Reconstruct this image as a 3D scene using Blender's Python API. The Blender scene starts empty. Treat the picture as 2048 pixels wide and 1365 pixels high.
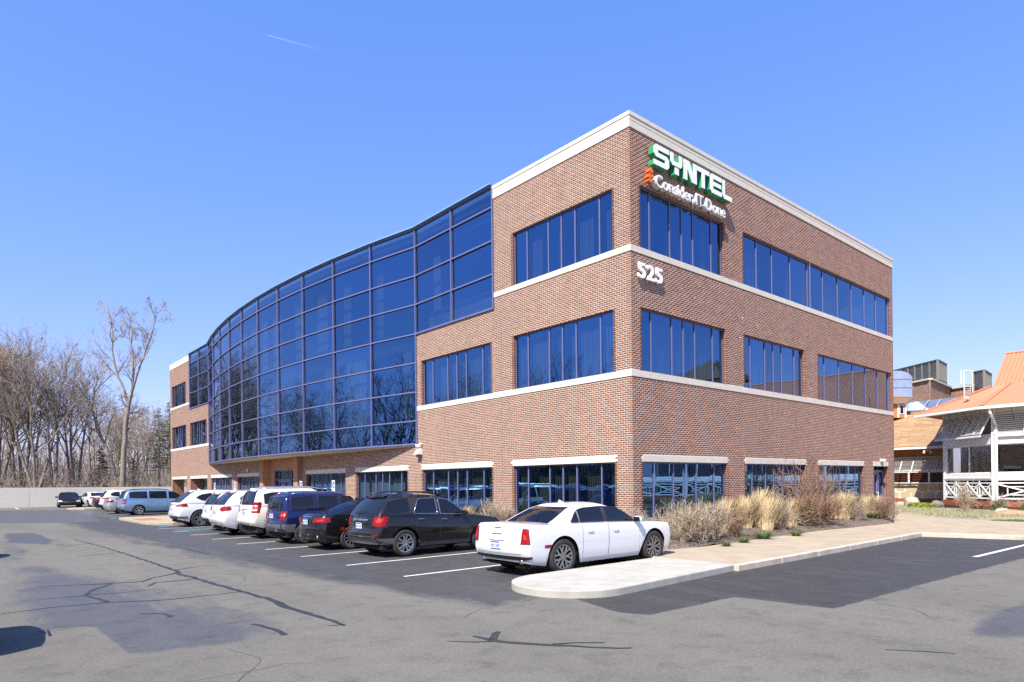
import bpy, math, random
import numpy as np
from mathutils import Vector, Matrix
sc = bpy.context.scene
COL = sc.collection
R_ = random.Random(11)
# ------------------------------------------------------------------ camera, sky, sun, exposure
CAMP = Vector((-16.038, -12.918, 1.95))          # x runs along the short brick wall, y along the long one, corner at the origin
RT, FW = Vector((.75830, -.65191, 0)), Vector((.65191, .75830, 0))
ROLL = -.01088
cam_d = bpy.data.cameras.new('camera'); cam = bpy.data.objects.new('camera', cam_d); COL.objects.link(cam)
cam_d.sensor_width = 36; cam_d.sensor_fit = 'HORIZONTAL'; cam_d.lens = 23.026
cam_d.shift_y = .1379; cam_d.clip_start = .05; cam_d.clip_end = 20000
up = Vector((0, 0, 1))
cam.matrix_world = Matrix.Translation(CAMP) @ Matrix((RT, up, -FW)).transposed().to_4x4() @ Matrix.Rotation(ROLL, 4, 'Z')
sc.camera = cam
SUN_AZ, SUN_EL = math.radians(22), math.radians(50)   # azimuth measured from the long wall's normal towards the short wall's normal
TOSUN = Vector((-math.cos(SUN_AZ)*math.cos(SUN_EL), -math.sin(SUN_AZ)*math.cos(SUN_EL), math.sin(SUN_EL)))
world = bpy.data.worlds.new('World'); sc.world = world; world.use_nodes = True
wn = world.node_tree; wn.nodes.clear()
sky = wn.nodes.new('ShaderNodeTexSky'); sky.sky_type = 'NISHITA'; sky.sun_disc = False
sky.sun_elevation = SUN_EL; sky.sun_rotation = math.atan2(TOSUN.x, TOSUN.y)
sky.altitude = 200; sky.air_density = 1.0; sky.dust_density = .5; sky.ozone_density = 3.2
bg = wn.nodes.new('ShaderNodeBackground'); bg.inputs[1].default_value = .15
wo = wn.nodes.new('ShaderNodeOutputWorld'); sp_ = wn.nodes.new('ShaderNodeSeparateColor'); cb_ = wn.nodes.new('ShaderNodeCombineColor'); wn.links.new(sky.outputs[0], sp_.inputs[0])
for ch_, (pw_, k_) in enumerate(((.91, .594), (.66, .612), (.4, 1.06))):    # clear-air tone of the sky, the same in every direction
    m1 = wn.nodes.new('ShaderNodeMath'); m1.operation = 'MULTIPLY'; m1.inputs[1].default_value = .3; m2 = wn.nodes.new('ShaderNodeMath'); m2.operation = 'POWER'; m2.inputs[1].default_value = pw_
    m3 = wn.nodes.new('ShaderNodeMath'); m3.operation = 'MULTIPLY'; m3.inputs[1].default_value = k_/.3
    wn.links.new(sp_.outputs[ch_], m1.inputs[0]); wn.links.new(m1.outputs[0], m2.inputs[0]); wn.links.new(m2.outputs[0], m3.inputs[0]); wn.links.new(m3.outputs[0], cb_.inputs[ch_])
wn.links.new(cb_.outputs[0], bg.inputs[0]); wn.links.new(bg.outputs[0], wo.inputs[0])
sun_d = bpy.data.lights.new('sun', 'SUN'); sun_d.energy = 4.7; sun_d.angle = math.radians(.53); sun_d.color = (1, .935, .83)
sun = bpy.data.objects.new('sun', sun_d); COL.objects.link(sun)
sun.rotation_euler = TOSUN.to_track_quat('Z', 'Y').to_euler(); sun.location = (-30, -30, 60)
sc.view_settings.view_transform = 'Standard'; sc.view_settings.look = 'None'
sc.view_settings.exposure = 1.0; sc.view_settings.gamma = 1; sc.view_settings.use_curve_mapping = False
sc.render.engine = 'CYCLES'
sc.cycles.use_denoising = False
sc.cycles.max_bounces = 8; sc.cycles.transparent_max_bounces = 16; sc.cycles.caustics_reflective = False
sc.cycles.sample_clamp_indirect = 6

# ------------------------------------------------------------------ helpers
def tag(o, label=None, cat=None, group=None, kind=None):
    if label: o['label'] = label
    if cat: o['category'] = cat
    if group: o['group'] = group
    if kind: o['kind'] = kind
    return o
def thing(name, label, cat, loc=(0, 0, 0), rz=0, group=None, kind=None):
    o = bpy.data.objects.new(name, None); COL.objects.link(o); o.location = loc; o.rotation_euler = (0, 0, rz); o.empty_display_size = .2
    return tag(o, label, cat, group, kind)
def link_mesh(name, me, parent=None, loc=None, rz=0):
    o = bpy.data.objects.new(name, me); COL.objects.link(o)
    if parent is not None: o.parent = parent
    if loc is not None: o.location = loc
    if rz: o.rotation_euler = (0, 0, rz)
    return o
def copy_tree(o, parent=None):
    c = o.copy(); COL.objects.link(c)
    if parent is not None: c.parent = parent
    for ch in list(o.children): copy_tree(ch, c)
    return c
def np_mesh(name, V, Fq, mat, smooth=False, sharp=None):
    """V (n,3), Fq (m,4) or (m,3) index arrays"""
    V = np.asarray(V, dtype=np.float32); Fq = np.asarray(Fq, dtype=np.int32); k = Fq.shape[1]
    me = bpy.data.meshes.new(name); me.vertices.add(len(V)); me.vertices.foreach_set('co', V.ravel())
    me.loops.add(Fq.size); me.loops.foreach_set('vertex_index', Fq.ravel())
    me.polygons.add(len(Fq)); me.polygons.foreach_set('loop_start', np.arange(0, Fq.size, k, dtype=np.int32))
    me.update(calc_edges=True); me.validate()
    if smooth: me.polygons.foreach_set('use_smooth', np.ones(len(me.polygons), dtype=bool))
    if sharp: me.set_sharp_from_angle(angle=math.radians(sharp))
    if mat: me.materials.append(mat)
    return me
class MB:
    """collects shapes; build() links them as one mesh object"""
    def __init__(s): s.v, s.f = [], []
    def add(s, vs, fs):
        n = len(s.v); s.v += [tuple(p) for p in vs]; s.f += [tuple(i+n for i in f) for f in fs]; return s
    def box(s, c, d, rz=0, M=None):
        x, y, z = d[0]/2, d[1]/2, d[2]/2
        vs = [Vector((i*x, j*y, k*z)) for k in (-1, 1) for j in (-1, 1) for i in (-1, 1)]
        m = M if M is not None else Matrix.Rotation(rz, 3, 'Z')
        return s.add([m @ p + Vector(c) for p in vs], [(0, 2, 3, 1), (4, 5, 7, 6), (0, 1, 5, 4), (2, 6, 7, 3), (0, 4, 6, 2), (1, 3, 7, 5)])
    def bx(s, x0, x1, y0, y1, z0, z1): return s.box(((x0+x1)/2, (y0+y1)/2, (z0+z1)/2), (x1-x0, y1-y0, z1-z0))
    def bar(s, p, q, w, h=None, upv=(0, 0, 1)):
        p, q = Vector(p), Vector(q); h = h or w; d = (q-p); l = d.length
        if l < 1e-6: return s
        d.normalize(); u = Vector(upv)
        if abs(d.dot(u)) > .99: u = Vector((1, 0, 0))
        sd = d.cross(u).normalized(); u = sd.cross(d)
        return s.box((p+q)/2, (l, w, h), M=Matrix((d, sd, u)).transposed())
    def tube(s, pts, rad, n=6, cap=True):
        pts = [Vector(p) for p in pts]; N = len(s.v)
        if not hasattr(rad, '__len__'): rad = [rad]*len(pts)
        u = None
        for i, p in enumerate(pts):
            d = (pts[min(i+1, len(pts)-1)]-pts[max(i-1, 0)])
            d = d.normalized() if d.length > 1e-9 else Vector((0, 0, 1))
            if u is None:
                u = Vector((0, 0, 1)) if abs(d.z) < .9 else Vector((1, 0, 0))
            w = d.cross(u)
            if w.length < 1e-6: w = d.cross(Vector((.3, 1, .2)))
            w.normalize(); u = w.cross(d).normalized()
            for k in range(n):
                a = 2*math.pi*k/n; s.v.append(tuple(p+(w*math.cos(a)+u*math.sin(a))*rad[i]))
        for i in range(len(pts)-1):
            for k in range(n):
                a, b = N+i*n+k, N+i*n+(k+1) % n; s.f.append((a, b, b+n, a+n))
        if cap:
            s.f.append(tuple(N+k for k in reversed(range(n)))); s.f.append(tuple(N+(len(pts)-1)*n+k for k in range(n)))
        return s
    def lathe(s, prof, n=24, c=(0, 0, 0), axis='Z'):
        N = len(s.v)
        for r, h in prof:
            for k in range(n):
                a = 2*math.pi*k/n; x, y = r*math.cos(a), r*math.sin(a)
                p = (x, y, h) if axis == 'Z' else (x, h, y)
                s.v.append((p[0]+c[0], p[1]+c[1], p[2]+c[2]))
        for i in range(len(prof)-1):
            for k in range(n):
                a, b = N+i*n+k, N+i*n+(k+1) % n; s.f.append((a, b, b+n, a+n) if axis == 'Z' else (a, a+n, b+n, b))
        return s
    def grid(s, P, flip=False):
        nu, nv = len(P), len(P[0]); N = len(s.v)
        for r in P: s.v += [tuple(p) for p in r]
        for i in range(nu-1):
            for j in range(nv-1):
                a = N+i*nv+j; q = (a, a+1, a+nv+1, a+nv); s.f.append(q[::-1] if flip else q)
        return s
    def prism(s, poly, z0, z1):
        n = len(poly)
        return s.add([(x, y, z0) for x, y in poly]+[(x, y, z1) for x, y in poly],
                     [tuple(reversed(range(n))), tuple(range(n, 2*n))]+[(i, (i+1) % n, n+(i+1) % n, n+i) for i in range(n)])
    def mesh(s, name, mat, smooth=False, sharp=None):
        me = bpy.data.meshes.new(name); me.from_pydata(s.v, [], s.f); me.update()
        if smooth:
            me.polygons.foreach_set('use_smooth', np.ones(len(me.polygons), dtype=bool))
            if sharp: me.set_sharp_from_angle(angle=math.radians(sharp))
        if mat: me.materials.append(mat)
        return me
    def build(s, name, mat, parent=None, smooth=False, sharp=None, loc=None, rz=0, bev=0):
        o = link_mesh(name, s.mesh(name, mat, smooth, sharp), parent, loc, rz)
        if bev:
            m = o.modifiers.new('b', 'BEVEL'); m.width = bev; m.segments = 2; m.limit_method = 'ANGLE'
        return o
def CW(X, Y, z): return CAMP.xy.to_3d() + RT*X + FW*Y + Vector((0, 0, z))
def at(x, y, Y):
    """point of the photograph (2048 px wide) at forward distance Y"""
    cr, sr = math.cos(ROLL), math.sin(ROLL); dx, dy = x-1024, y-965.02
    return CW((cr*dx+sr*dy)/1309.93*Y, Y, 1.95-(-sr*dx+cr*dy)/1309.93*Y)
def onG(x, y, z=0):
    cr, sr = math.cos(ROLL), math.sin(ROLL); dx, dy = x-1024, y-965.02
    return at(x, y, (1.95-z)*1309.93/(-sr*dx+cr*dy))
def smooth_f(pts, w=.05):
    xs = np.array([p[0] for p in pts], float); zs = np.array([p[1] for p in pts], float); of = np.linspace(-w, w, 9)
    def f(x):
        x = np.asarray(x, float); return np.mean([np.interp(x+o, xs, zs) for o in of], axis=0)
    return f
# ------------------------------------------------------------------ materials
def nodes(name):
    m = bpy.data.materials.new(name); m.use_nodes = True; nt = m.node_tree; b = nt.nodes['Principled BSDF']; return m, nt, b
def N(nt, t, **kw):
    n = nt.nodes.new(t)
    for k, v in kw.items():
        if k.startswith('i_'): n.inputs[int(k[2:]) if k[2:].isdigit() else k[2:]].default_value = v
        else: setattr(n, k, v)
    return n
def ramp(nt, fac, stops):
    r = nt.nodes.new('ShaderNodeValToRGB'); e = r.color_ramp.elements
    while len(e) < len(stops): e.new(.5)
    for i, (p, c) in enumerate(stops): e[i].position = p; e[i].color = (*c, 1) if len(c) == 3 else c
    nt.links.new(fac, r.inputs[0]); return r
def noise(nt, scale, detail=4, rough=.6, vec=None, coord='Position'):
    n = nt.nodes.new('ShaderNodeTexNoise'); n.inputs['Scale'].default_value = scale; n.inputs['Detail'].default_value = detail; n.inputs['Roughness'].default_value = rough
    if vec is None:
        g = nt.nodes.new('ShaderNodeNewGeometry') if coord == 'Position' else nt.nodes.new('ShaderNodeTexCoord'); vec = g.outputs[coord]
    nt.links.new(vec, n.inputs['Vector']); return n
def bump(nt, b, src, strength, dist=.01):
    n = nt.nodes.new('ShaderNodeBump'); n.inputs['Strength'].default_value = strength; n.inputs['Distance'].default_value = dist
    nt.links.new(src, n.inputs['Height']); nt.links.new(n.outputs[0], b.inputs['Normal'])
MC = {}
def pm(name, col, rough=.6, metal=0, var=0, vs=3., bmp=0, bs=60., coat=0, spec=.5, rv=0, coord='Position'):
    if name in MC: return MC[name]
    m, nt, b = nodes(name); b.inputs['Base Color'].default_value = (*col, 1); b.inputs['Roughness'].default_value = rough
    b.inputs['Metallic'].default_value = metal; b.inputs['Coat Weight'].default_value = coat; b.inputs['Coat Roughness'].default_value = .03
    b.inputs['Specular IOR Level'].default_value = spec
    if var or rv:
        n = noise(nt, vs, 5, coord=coord); k = 1/max(1e-6, 1)
        r = ramp(nt, n.outputs[0], [(.3, tuple(c*(1-var) for c in col)), (.7, tuple(min(1, c*(1+var)) for c in col))])
        nt.links.new(r.outputs[0], b.inputs['Base Color'])
        if rv:
            mm = N(nt, 'ShaderNodeMapRange', i_1=.3, i_2=.7, i_3=max(0, rough-rv), i_4=min(1, rough+rv)); nt.links.new(n.outputs[0], mm.inputs[0]); nt.links.new(mm.outputs[0], b.inputs['Roughness'])
    if bmp:
        n2 = noise(nt, bs, 6, coord=coord); bump(nt, b, n2.outputs[0], bmp)
    MC[name] = m; return m
def island_mat(name, cols, rough=.85, objrand=True, bmp=.3, bs=90., attr=None, fine=.12, drift=0):
    """one tint per piece: object random + stored per-piece value"""
    m, nt, b = nodes(name); oi = N(nt, 'ShaderNodeObjectInfo'); src = oi.outputs['Random']
    if attr:
        a = N(nt, 'ShaderNodeAttribute', attribute_name=attr); ad = N(nt, 'ShaderNodeMath', operation='ADD'); fr = N(nt, 'ShaderNodeMath', operation='FRACT')
        nt.links.new(src, ad.inputs[0]); nt.links.new(a.outputs['Fac'], ad.inputs[1]); nt.links.new(ad.outputs[0], fr.inputs[0]); src = fr.outputs[0]
    k = len(cols); r = ramp(nt, src, [((i+.5)/k, c) for i, c in enumerate(cols)])
    n = noise(nt, bs, 5); mx = N(nt, 'ShaderNodeMix', data_type='RGBA', blend_type='MULTIPLY'); mx.inputs[0].default_value = 1
    r2 = ramp(nt, n.outputs[0], [(.3, (1-fine,)*3), (.7, (1+fine,)*3)]); nt.links.new(r.outputs[0], mx.inputs[6]); nt.links.new(r2.outputs[0], mx.inputs[7])
    out = mx.outputs[2]
    if drift:                                                           # slow tonal drift and faint water streaks down the wall
        mp = N(nt, 'ShaderNodeMapping'); mp.inputs['Scale'].default_value = (1, 1, .18); g_ = N(nt, 'ShaderNodeNewGeometry'); nt.links.new(g_.outputs['Position'], mp.inputs[0]); n3 = noise(nt, .9, 5, .65, mp.outputs[0]); r3 = ramp(nt, n3.outputs[0], [(.3, (1-drift,)*3), (.7, (1+drift,)*3)])
        m3 = N(nt, 'ShaderNodeMix', data_type='RGBA', blend_type='MULTIPLY'); m3.inputs[0].default_value = 1; nt.links.new(out, m3.inputs[6]); nt.links.new(r3.outputs[0], m3.inputs[7]); out = m3.outputs[2]
    nt.links.new(out, b.inputs['Base Color']); b.inputs['Roughness'].default_value = rough
    bump(nt, b, n.outputs[0], bmp); return m
BRICK = island_mat('brick_clay', [(.205, .102, .070), (.255, .120, .076), (.225, .112, .078), (.28, .132, .075), (.24, .108, .070), (.205, .108, .080), (.262, .132, .086), (.25, .114, .072), (.185, .092, .064), (.30, .160, .088)], attr='tint', drift=.10)
BRICK_TAN = island_mat('brick_far', [(.30, .16, .10), (.36, .20, .13), (.27, .15, .10), (.40, .24, .16)], attr='tint')
MORTAR = pm('mortar', (.66, .59, .50), .9, var=.10, vs=2.5, bmp=.3, bs=200)
STONE = pm('cast_stone', (.62, .575, .49), .85, var=.07, vs=4, bmp=.15, bs=150)
COPING = pm('coping_metal', (.55, .50, .40), .5, var=.05, vs=1)
BLUEFRAME = pm('blue_frame', (.12, .13, .26), .4, var=.06, vs=2, spec=.5)
DARKFRAME = pm('dark_gasket', (.02, .022, .045), .5)
COPBLUE = pm('coping_blue', (.22, .40, .62), .35, metal=.3)
SOFFIT = pm('soffit_stucco', (.50, .46, .36), .9, var=.06, vs=2)
EIFS = pm('entry_stucco', (.36, .20, .12), .9, var=.10, vs=6, bmp=.3, bs=120)
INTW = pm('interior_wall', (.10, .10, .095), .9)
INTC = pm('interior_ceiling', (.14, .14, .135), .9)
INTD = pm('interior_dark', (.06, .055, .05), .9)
BLIND = pm('blind_fabric', (.62, .62, .55), .8)
WHITEP = pm('white_paint', (.78, .78, .76), .45, var=.04, vs=4)
GALV = pm('galvanised', (.55, .60, .68), .32, metal=.75, var=.12, vs=2.5)
BRONZE = pm('bronze_louvre', (.075, .068, .05), .55, var=.08, vs=1)
def glass_mat(name, tint, edge, trans, rough=0.0):
    m = bpy.data.materials.new(name); m.use_nodes = True; nt = m.node_tree; nt.nodes.clear()
    lw = N(nt, 'ShaderNodeLayerWeight'); lw.inputs[0].default_value = .5
    pw = N(nt, 'ShaderNodeMath', operation='POWER', i_1=3.5); nt.links.new(lw.outputs['Facing'], pw.inputs[0])
    mx = N(nt, 'ShaderNodeMix', data_type='RGBA'); mx.inputs[6].default_value = (*tint, 1); mx.inputs[7].default_value = (*edge, 1); nt.links.new(pw.outputs[0], mx.inputs[0])
    oi = N(nt, 'ShaderNodeObjectInfo'); vr = N(nt, 'ShaderNodeMapRange', i_3=.86, i_4=1.10); nt.links.new(oi.outputs['Random'], vr.inputs[0]); vm = N(nt, 'ShaderNodeVectorMath', operation='SCALE'); nt.links.new(mx.outputs[2], vm.inputs[0]); nt.links.new(vr.outputs[0], vm.inputs['Scale'])
    g = N(nt, 'ShaderNodeBsdfGlossy'); g.inputs['Roughness'].default_value = rough; nt.links.new(vm.outputs[0], g.inputs[0])
    wv = noise(nt, .9, 2); bp = N(nt, 'ShaderNodeBump'); bp.inputs['Strength'].default_value = .05; bp.inputs['Distance'].default_value = .02
    nt.links.new(wv.outputs[0], bp.inputs['Height']); nt.links.new(bp.outputs[0], g.inputs['Normal'])
    t = N(nt, 'ShaderNodeBsdfTransparent'); t.inputs[0].default_value = (*trans, 1)
    ad = N(nt, 'ShaderNodeAddShader'); o = N(nt, 'ShaderNodeOutputMaterial')
    nt.links.new(g.outputs[0], ad.inputs[0]); nt.links.new(t.outputs[0], ad.inputs[1]); nt.links.new(ad.outputs[0], o.inputs[0]); return m
GLASS = glass_mat('reflective_glass', (.066, .155, .300), (.48, .58, .74), (.14, .165, .155))
GLASS_CLEAR = glass_mat('veranda_glass', (.10, .11, .12), (.8, .8, .8), (.42, .44, .42))
TARLINE = pm('crack_sealer', (.030, .030, .032), .55, var=.2, vs=8)
LINEW = pm('line_paint', (.62, .62, .60), .8, var=.22, vs=7, bmp=.2, bs=120)
LINEB = pm('line_paint_blue', (.18, .42, .62), .8, var=.3, vs=6)
CONC = pm('concrete_new', (.37, .355, .31), .9, var=.13, vs=2.6, bmp=.15, bs=90)
CONC_TAN = pm('concrete_tan', (.345, .285, .205), .92, var=.13, vs=1.4, bmp=.2, bs=90)
KERB = pm('kerb_concrete', (.46, .41, .33), .92, var=.22, vs=2.2, bmp=.3, bs=70)
MULCH = pm('mulch_soil', (.125, .10, .077), .95, var=.5, vs=14, bmp=1, bs=45)
BARK = pm('bark_grey', (.22, .19, .155), .95, var=.3, vs=6, bmp=.6, bs=30, coord='Object')
TWIG = pm('twig_brown', (.32, .26, .205), .95, var=.25, vs=1.5)
TWIG_P = pm('twig_pale', (.34, .29, .24), .95, var=.25, vs=1.5)
BUD = pm('bud_orange', (.30, .15, .05), .9, var=.3, vs=3)
NEEDLE = pm('needle_green', (.045, .070, .028), .8, var=.45, vs=2.2)
NEEDLE_L = pm('needle_pine', (.080, .105, .040), .8, var=.4, vs=2.2)
STRAW = pm('straw_blade', (.50, .385, .22), .85, var=.28, vs=5)
STRAW_G = pm('straw_grey', (.34, .275, .195), .9, var=.3, vs=5)
REDTWIG = pm('twig_red', (.215, .135, .09), .9, var=.3, vs=6)
GREENBL = pm('grass_green', (.085, .13, .03), .8, var=.35, vs=5)
GREENSH = pm('shrub_green', (.085, .145, .03), .8, var=.4, vs=9)
SAGE = pm('groundcover_pale', (.30, .30, .17), .9, var=.3, vs=6)
ROCK = pm('boulder_stone', (.42, .36, .28), .9, var=.25, vs=3, bmp=.7, bs=12)
ROCK2 = pm('boulder_brown', (.36, .22, .13), .9, var=.25, vs=3, bmp=.7, bs=12)
# ================================================================== ground
def ab(p): return (p.x, p.y)
def asphalt():
    m, nt, b = nodes('asphalt'); g = N(nt, 'ShaderNodeNewGeometry'); pos = g.outputs['Position']
    mp = N(nt, 'ShaderNodeMapping'); mp.inputs['Scale'].default_value = (1.0, .22, 1); nt.links.new(pos, mp.inputs[0])
    big = noise(nt, .35, 5, .6, mp.outputs[0]); mid = noise(nt, 2.2, 5, .65, pos); fine = noise(nt, 75, 3, .7, pos); strk = noise(nt, 1.6, 6, .7, mp.outputs[0])
    old = ramp(nt, big.outputs[0], [(.28, (.099, .094, .080)), (.5, (.128, .121, .103)), (.72, (.147, .139, .117))])
    sd = N(nt, 'ShaderNodeAttribute', attribute_name='sd'); so = N(nt, 'ShaderNodeAttribute', attribute_name='soft'); kd = N(nt, 'ShaderNodeAttribute', attribute_name='kd')
    nz = N(nt, 'ShaderNodeMath', operation='SUBTRACT', i_1=.5); nt.links.new(strk.outputs[0], nz.inputs[0])
    am = N(nt, 'ShaderNodeMath', operation='MULTIPLY'); nt.links.new(nz.outputs[0], am.inputs[0])
    s5 = N(nt, 'ShaderNodeMath', operation='MULTIPLY_ADD', i_1=2.6, i_2=.06); nt.links.new(so.outputs['Fac'], s5.inputs[0]); nt.links.new(s5.outputs[0], am.inputs[1])
    ad = N(nt, 'ShaderNodeMath', operation='ADD'); nt.links.new(sd.outputs['Fac'], ad.inputs[0]); nt.links.new(am.outputs[0], ad.inputs[1])
    mr = N(nt, 'ShaderNodeMapRange', interpolation_type='SMOOTHSTEP'); nt.links.new(ad.outputs[0], mr.inputs[0]); mr.inputs[1].default_value = 0
    s2 = N(nt, 'ShaderNodeMath', operation='ADD', i_1=.02); nt.links.new(so.outputs['Fac'], s2.inputs[0]); nt.links.new(s2.outputs[0], mr.inputs[2])
    new = ramp(nt, kd.outputs['Fac'], [(0, (.041, .040, .0385)), (.5, (.062, .061, .060)), (1, (.082, .083, .086))])
    worn = ramp(nt, strk.outputs[0], [(.52, (0, 0, 0)), (.80, (.55, .55, .55))]); wm = N(nt, 'ShaderNodeMix', data_type='RGBA')
    nt.links.new(worn.outputs[0], wm.inputs[0]); nt.links.new(new.outputs[0], wm.inputs[6]); wm.inputs[7].default_value = (.10, .096, .086, 1)
    mx = N(nt, 'ShaderNodeMix', data_type='RGBA'); nt.links.new(mr.outputs[0], mx.inputs[0]); nt.links.new(old.outputs[0], mx.inputs[6]); nt.links.new(wm.outputs[2], mx.inputs[7])
    agg = noise(nt, 22, 4, .8, pos); oil = noise(nt, .9, 3, .5, pos)
    fm = N(nt, 'ShaderNodeMath', operation='MULTIPLY_ADD', i_1=.55); nt.links.new(agg.outputs[0], fm.inputs[0]); f2 = N(nt, 'ShaderNodeMath', operation='MULTIPLY', i_1=.45); nt.links.new(fine.outputs[0], f2.inputs[0]); nt.links.new(f2.outputs[0], fm.inputs[2])
    sp = ramp(nt, fm.outputs[0], [(.36, (.66, .66, .66)), (.50, (1, 1, 1)), (.62, (1.28, 1.27, 1.25)), (.70, (1.9, 1.88, 1.82))])
    m2 = N(nt, 'ShaderNodeMix', data_type='RGBA', blend_type='MULTIPLY'); m2.inputs[0].default_value = 1; nt.links.new(mx.outputs[2], m2.inputs[6]); nt.links.new(sp.outputs[0], m2.inputs[7])
    st = ramp(nt, mid.outputs[0], [(.30, (.74, .74, .74)), (.48, (1, 1, 1)), (.75, (1.10, 1.09, 1.07))])
    m3 = N(nt, 'ShaderNodeMix', data_type='RGBA', blend_type='MULTIPLY'); m3.inputs[0].default_value = 1; nt.links.new(m2.outputs[2], m3.inputs[6]); nt.links.new(st.outputs[0], m3.inputs[7])
    os_ = ramp(nt, oil.outputs[0], [(.24, (.62, .62, .62)), (.31, (1, 1, 1))]); m4 = N(nt, 'ShaderNodeMix', data_type='RGBA', blend_type='MULTIPLY'); m4.inputs[0].default_value = 1; nt.links.new(m3.outputs[2], m4.inputs[6]); nt.links.new(os_.outputs[0], m4.inputs[7])
    nt.links.new(m4.outputs[2], b.inputs['Base Color'])
    rr = N(nt, 'ShaderNodeMapRange', i_3=.9, i_4=.62); nt.links.new(mr.outputs[0], rr.inputs[0]); nt.links.new(rr.outputs[0], b.inputs['Roughness'])
    bump(nt, b, fine.outputs[0], .5, .012); return m
def poly_sd(P, poly, softs):
    """signed distance (inside positive) and softness of the nearest edge"""
    x, y = P[:, 0], P[:, 1]; best = np.full(len(P), 1e9); so = np.zeros(len(P)); ins = np.zeros(len(P), bool)
    for i in range(len(poly)):
        (x0, y0), (x1, y1) = poly[i], poly[(i+1) % len(poly)]
        dx, dy = x1-x0, y1-y0; t = np.clip(((x-x0)*dx+(y-y0)*dy)/(dx*dx+dy*dy+1e-12), 0, 1)
        d = np.hypot(x-x0-t*dx, y-y0-t*dy); m = d < best; best = np.where(m, d, best); so = np.where(m, softs[i], so)
        c = ((y0 > y) != (y1 > y)) & (x < (x1-x0)*(y-y0)/(y1-y0+1e-12)+x0); ins ^= c
    return np.where(ins, best, -best), so
def pxp(*pts): return [ab(onG(x, y)) for x, y in pts]
patches = [
    (pxp((1160, 1203), (1230, 1226), (1300, 1232), (1471, 1195), (1672, 1219), (1884, 1160), (2048, 1118))+[(8.9, -10.2), (9.4, -5), (-4, -4.6), (-8, -4.6)], [.05]*11, 0.0),
    ([(-9.8, -5.2), (-10.6, 0), (-11.2, 4), (-11.4, 9), (-11.6, 18), (-11.8, 30), (-11, 40), (-9, 50), (-2.5, 50), (-2.5, -3), (-7.5, -4.6)], [.5, .9, 1.2, 1.2, 1.0, 1.2, 1, .2, .2, .2, .4], .35),
    (pxp((0, 1300), (60, 1263), (185, 1253), (260, 1313), (520, 1281), (600, 1262), (560, 1225), (330, 1165), (160, 1140), (55, 1128), (70, 1105), (0, 1075)), [.03, .03, .03, .18, 1.3, 1.2, 1.2, 1.0, .6, .5, .3, .6], .85),
    (pxp((-60, 1022), (130, 1020), (250, 1020), (330, 1062), (200, 1055), (100, 1047), (-60, 1048)), [.3, .5, .5, .5, .3, .3, .3], 1.0),
    (pxp((0, 1067), (75, 1066), (120, 1083), (160, 1095), (0, 1086)), [.2, .2, .5, .3, .3], .7),
    (pxp((2048, 1203), (1990, 1220), (1900, 1270), (1990, 1285), (2090, 1275), (2120, 1200)), [.1, .15, .3, .2, .1, .1], .8),
]
xs = np.arange(-46, 10.01, .28); ys = np.concatenate([np.arange(-22, 20, .28), np.arange(20, 72, .5)])
XX, YY = np.meshgrid(xs, ys, indexing='ij'); PP = np.stack([XX.ravel(), YY.ravel()], 1)
sdv = np.full(len(PP), -9.); sov = np.zeros(len(PP)); kdv = np.zeros(len(PP))
for poly, so, kd in patches:
    d, s = poly_sd(PP, poly, so); m = d > sdv; sdv = np.where(m, d, sdv); sov = np.where(m, s, sov); kdv = np.where(m, kd, kdv)
nx, ny = len(xs), len(ys); ii = (np.arange(nx-1)[:, None]*ny+np.arange(ny-1)[None]).ravel()
lot_me = np_mesh('parking_lot', np.concatenate([PP, np.zeros((len(PP), 1))], 1), np.stack([ii, ii+ny, ii+ny+1, ii+1], 1), asphalt())
for nm, v in (('sd', sdv), ('soft', sov), ('kd', kdv)):
    a = lot_me.attributes.new(nm, 'FLOAT', 'POINT'); a.data.foreach_set('value', v.astype(np.float32))
tag(link_mesh('parking_lot', lot_me), kind='structure')
SOIL = pm('soil_leaf_litter', (.16, .125, .085), .95, var=.35, vs=.7, bmp=.6, bs=9)
LAWN = pm('lawn', (.075, .12, .03), .9, var=.3, vs=3, bmp=.8, bs=60)
tag(MB().bx(-900, 900, -900, 900, -1.0, -.03).build('ground', SOIL), kind='structure')
def ribbon(pts, ws, z, mat, name, jag=0., kind='structure'):
    pts = [Vector((p[0], p[1], z)) for p in pts]; L, Rr = [], []
    # resample
    out, w2 = [], []
    if not hasattr(ws, '__len__'): ws = [ws]*len(pts)
    for i in range(len(pts)-1):
        n = max(1, int((pts[i+1]-pts[i]).length/.18)) if jag else 1
        for k in range(n): out.append(pts[i].lerp(pts[i+1], k/n)); w2.append(ws[i]+(ws[i+1]-ws[i])*k/n)
    out.append(pts[-1]); w2.append(ws[-1])
    for i, p in enumerate(out):
        d = (out[min(i+1, len(out)-1)]-out[max(0, i-1)]).normalized(); n = Vector((-d.y, d.x, 0))
        q = p+n*R_.uniform(-jag, jag)*w2[i] if jag else p
        h = w2[i]/2*(1+(R_.uniform(-.22, .22) if jag else 0)); L.append(q+n*h); Rr.append(q-n*h)
    return tag(MB().grid([L, Rr], flip=True).build(name, mat), kind=kind)
def crack(px, ws): ribbon([ab(onG(*p)) for p in px], ws, .005, TARLINE, 'crack_seal', .3)
crack([(150, 1080), (200, 1093), (250, 1108), (310, 1128), (350, 1141), (362, 1150), (395, 1158), (440, 1172), (490, 1186), (530, 1197), (560, 1208), (600, 1224), (640, 1234), (690, 1252)], [.05, .06, .07, .08, .1, .12, .08, .09, .09, .09, .13, .1, .09, .04])
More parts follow.
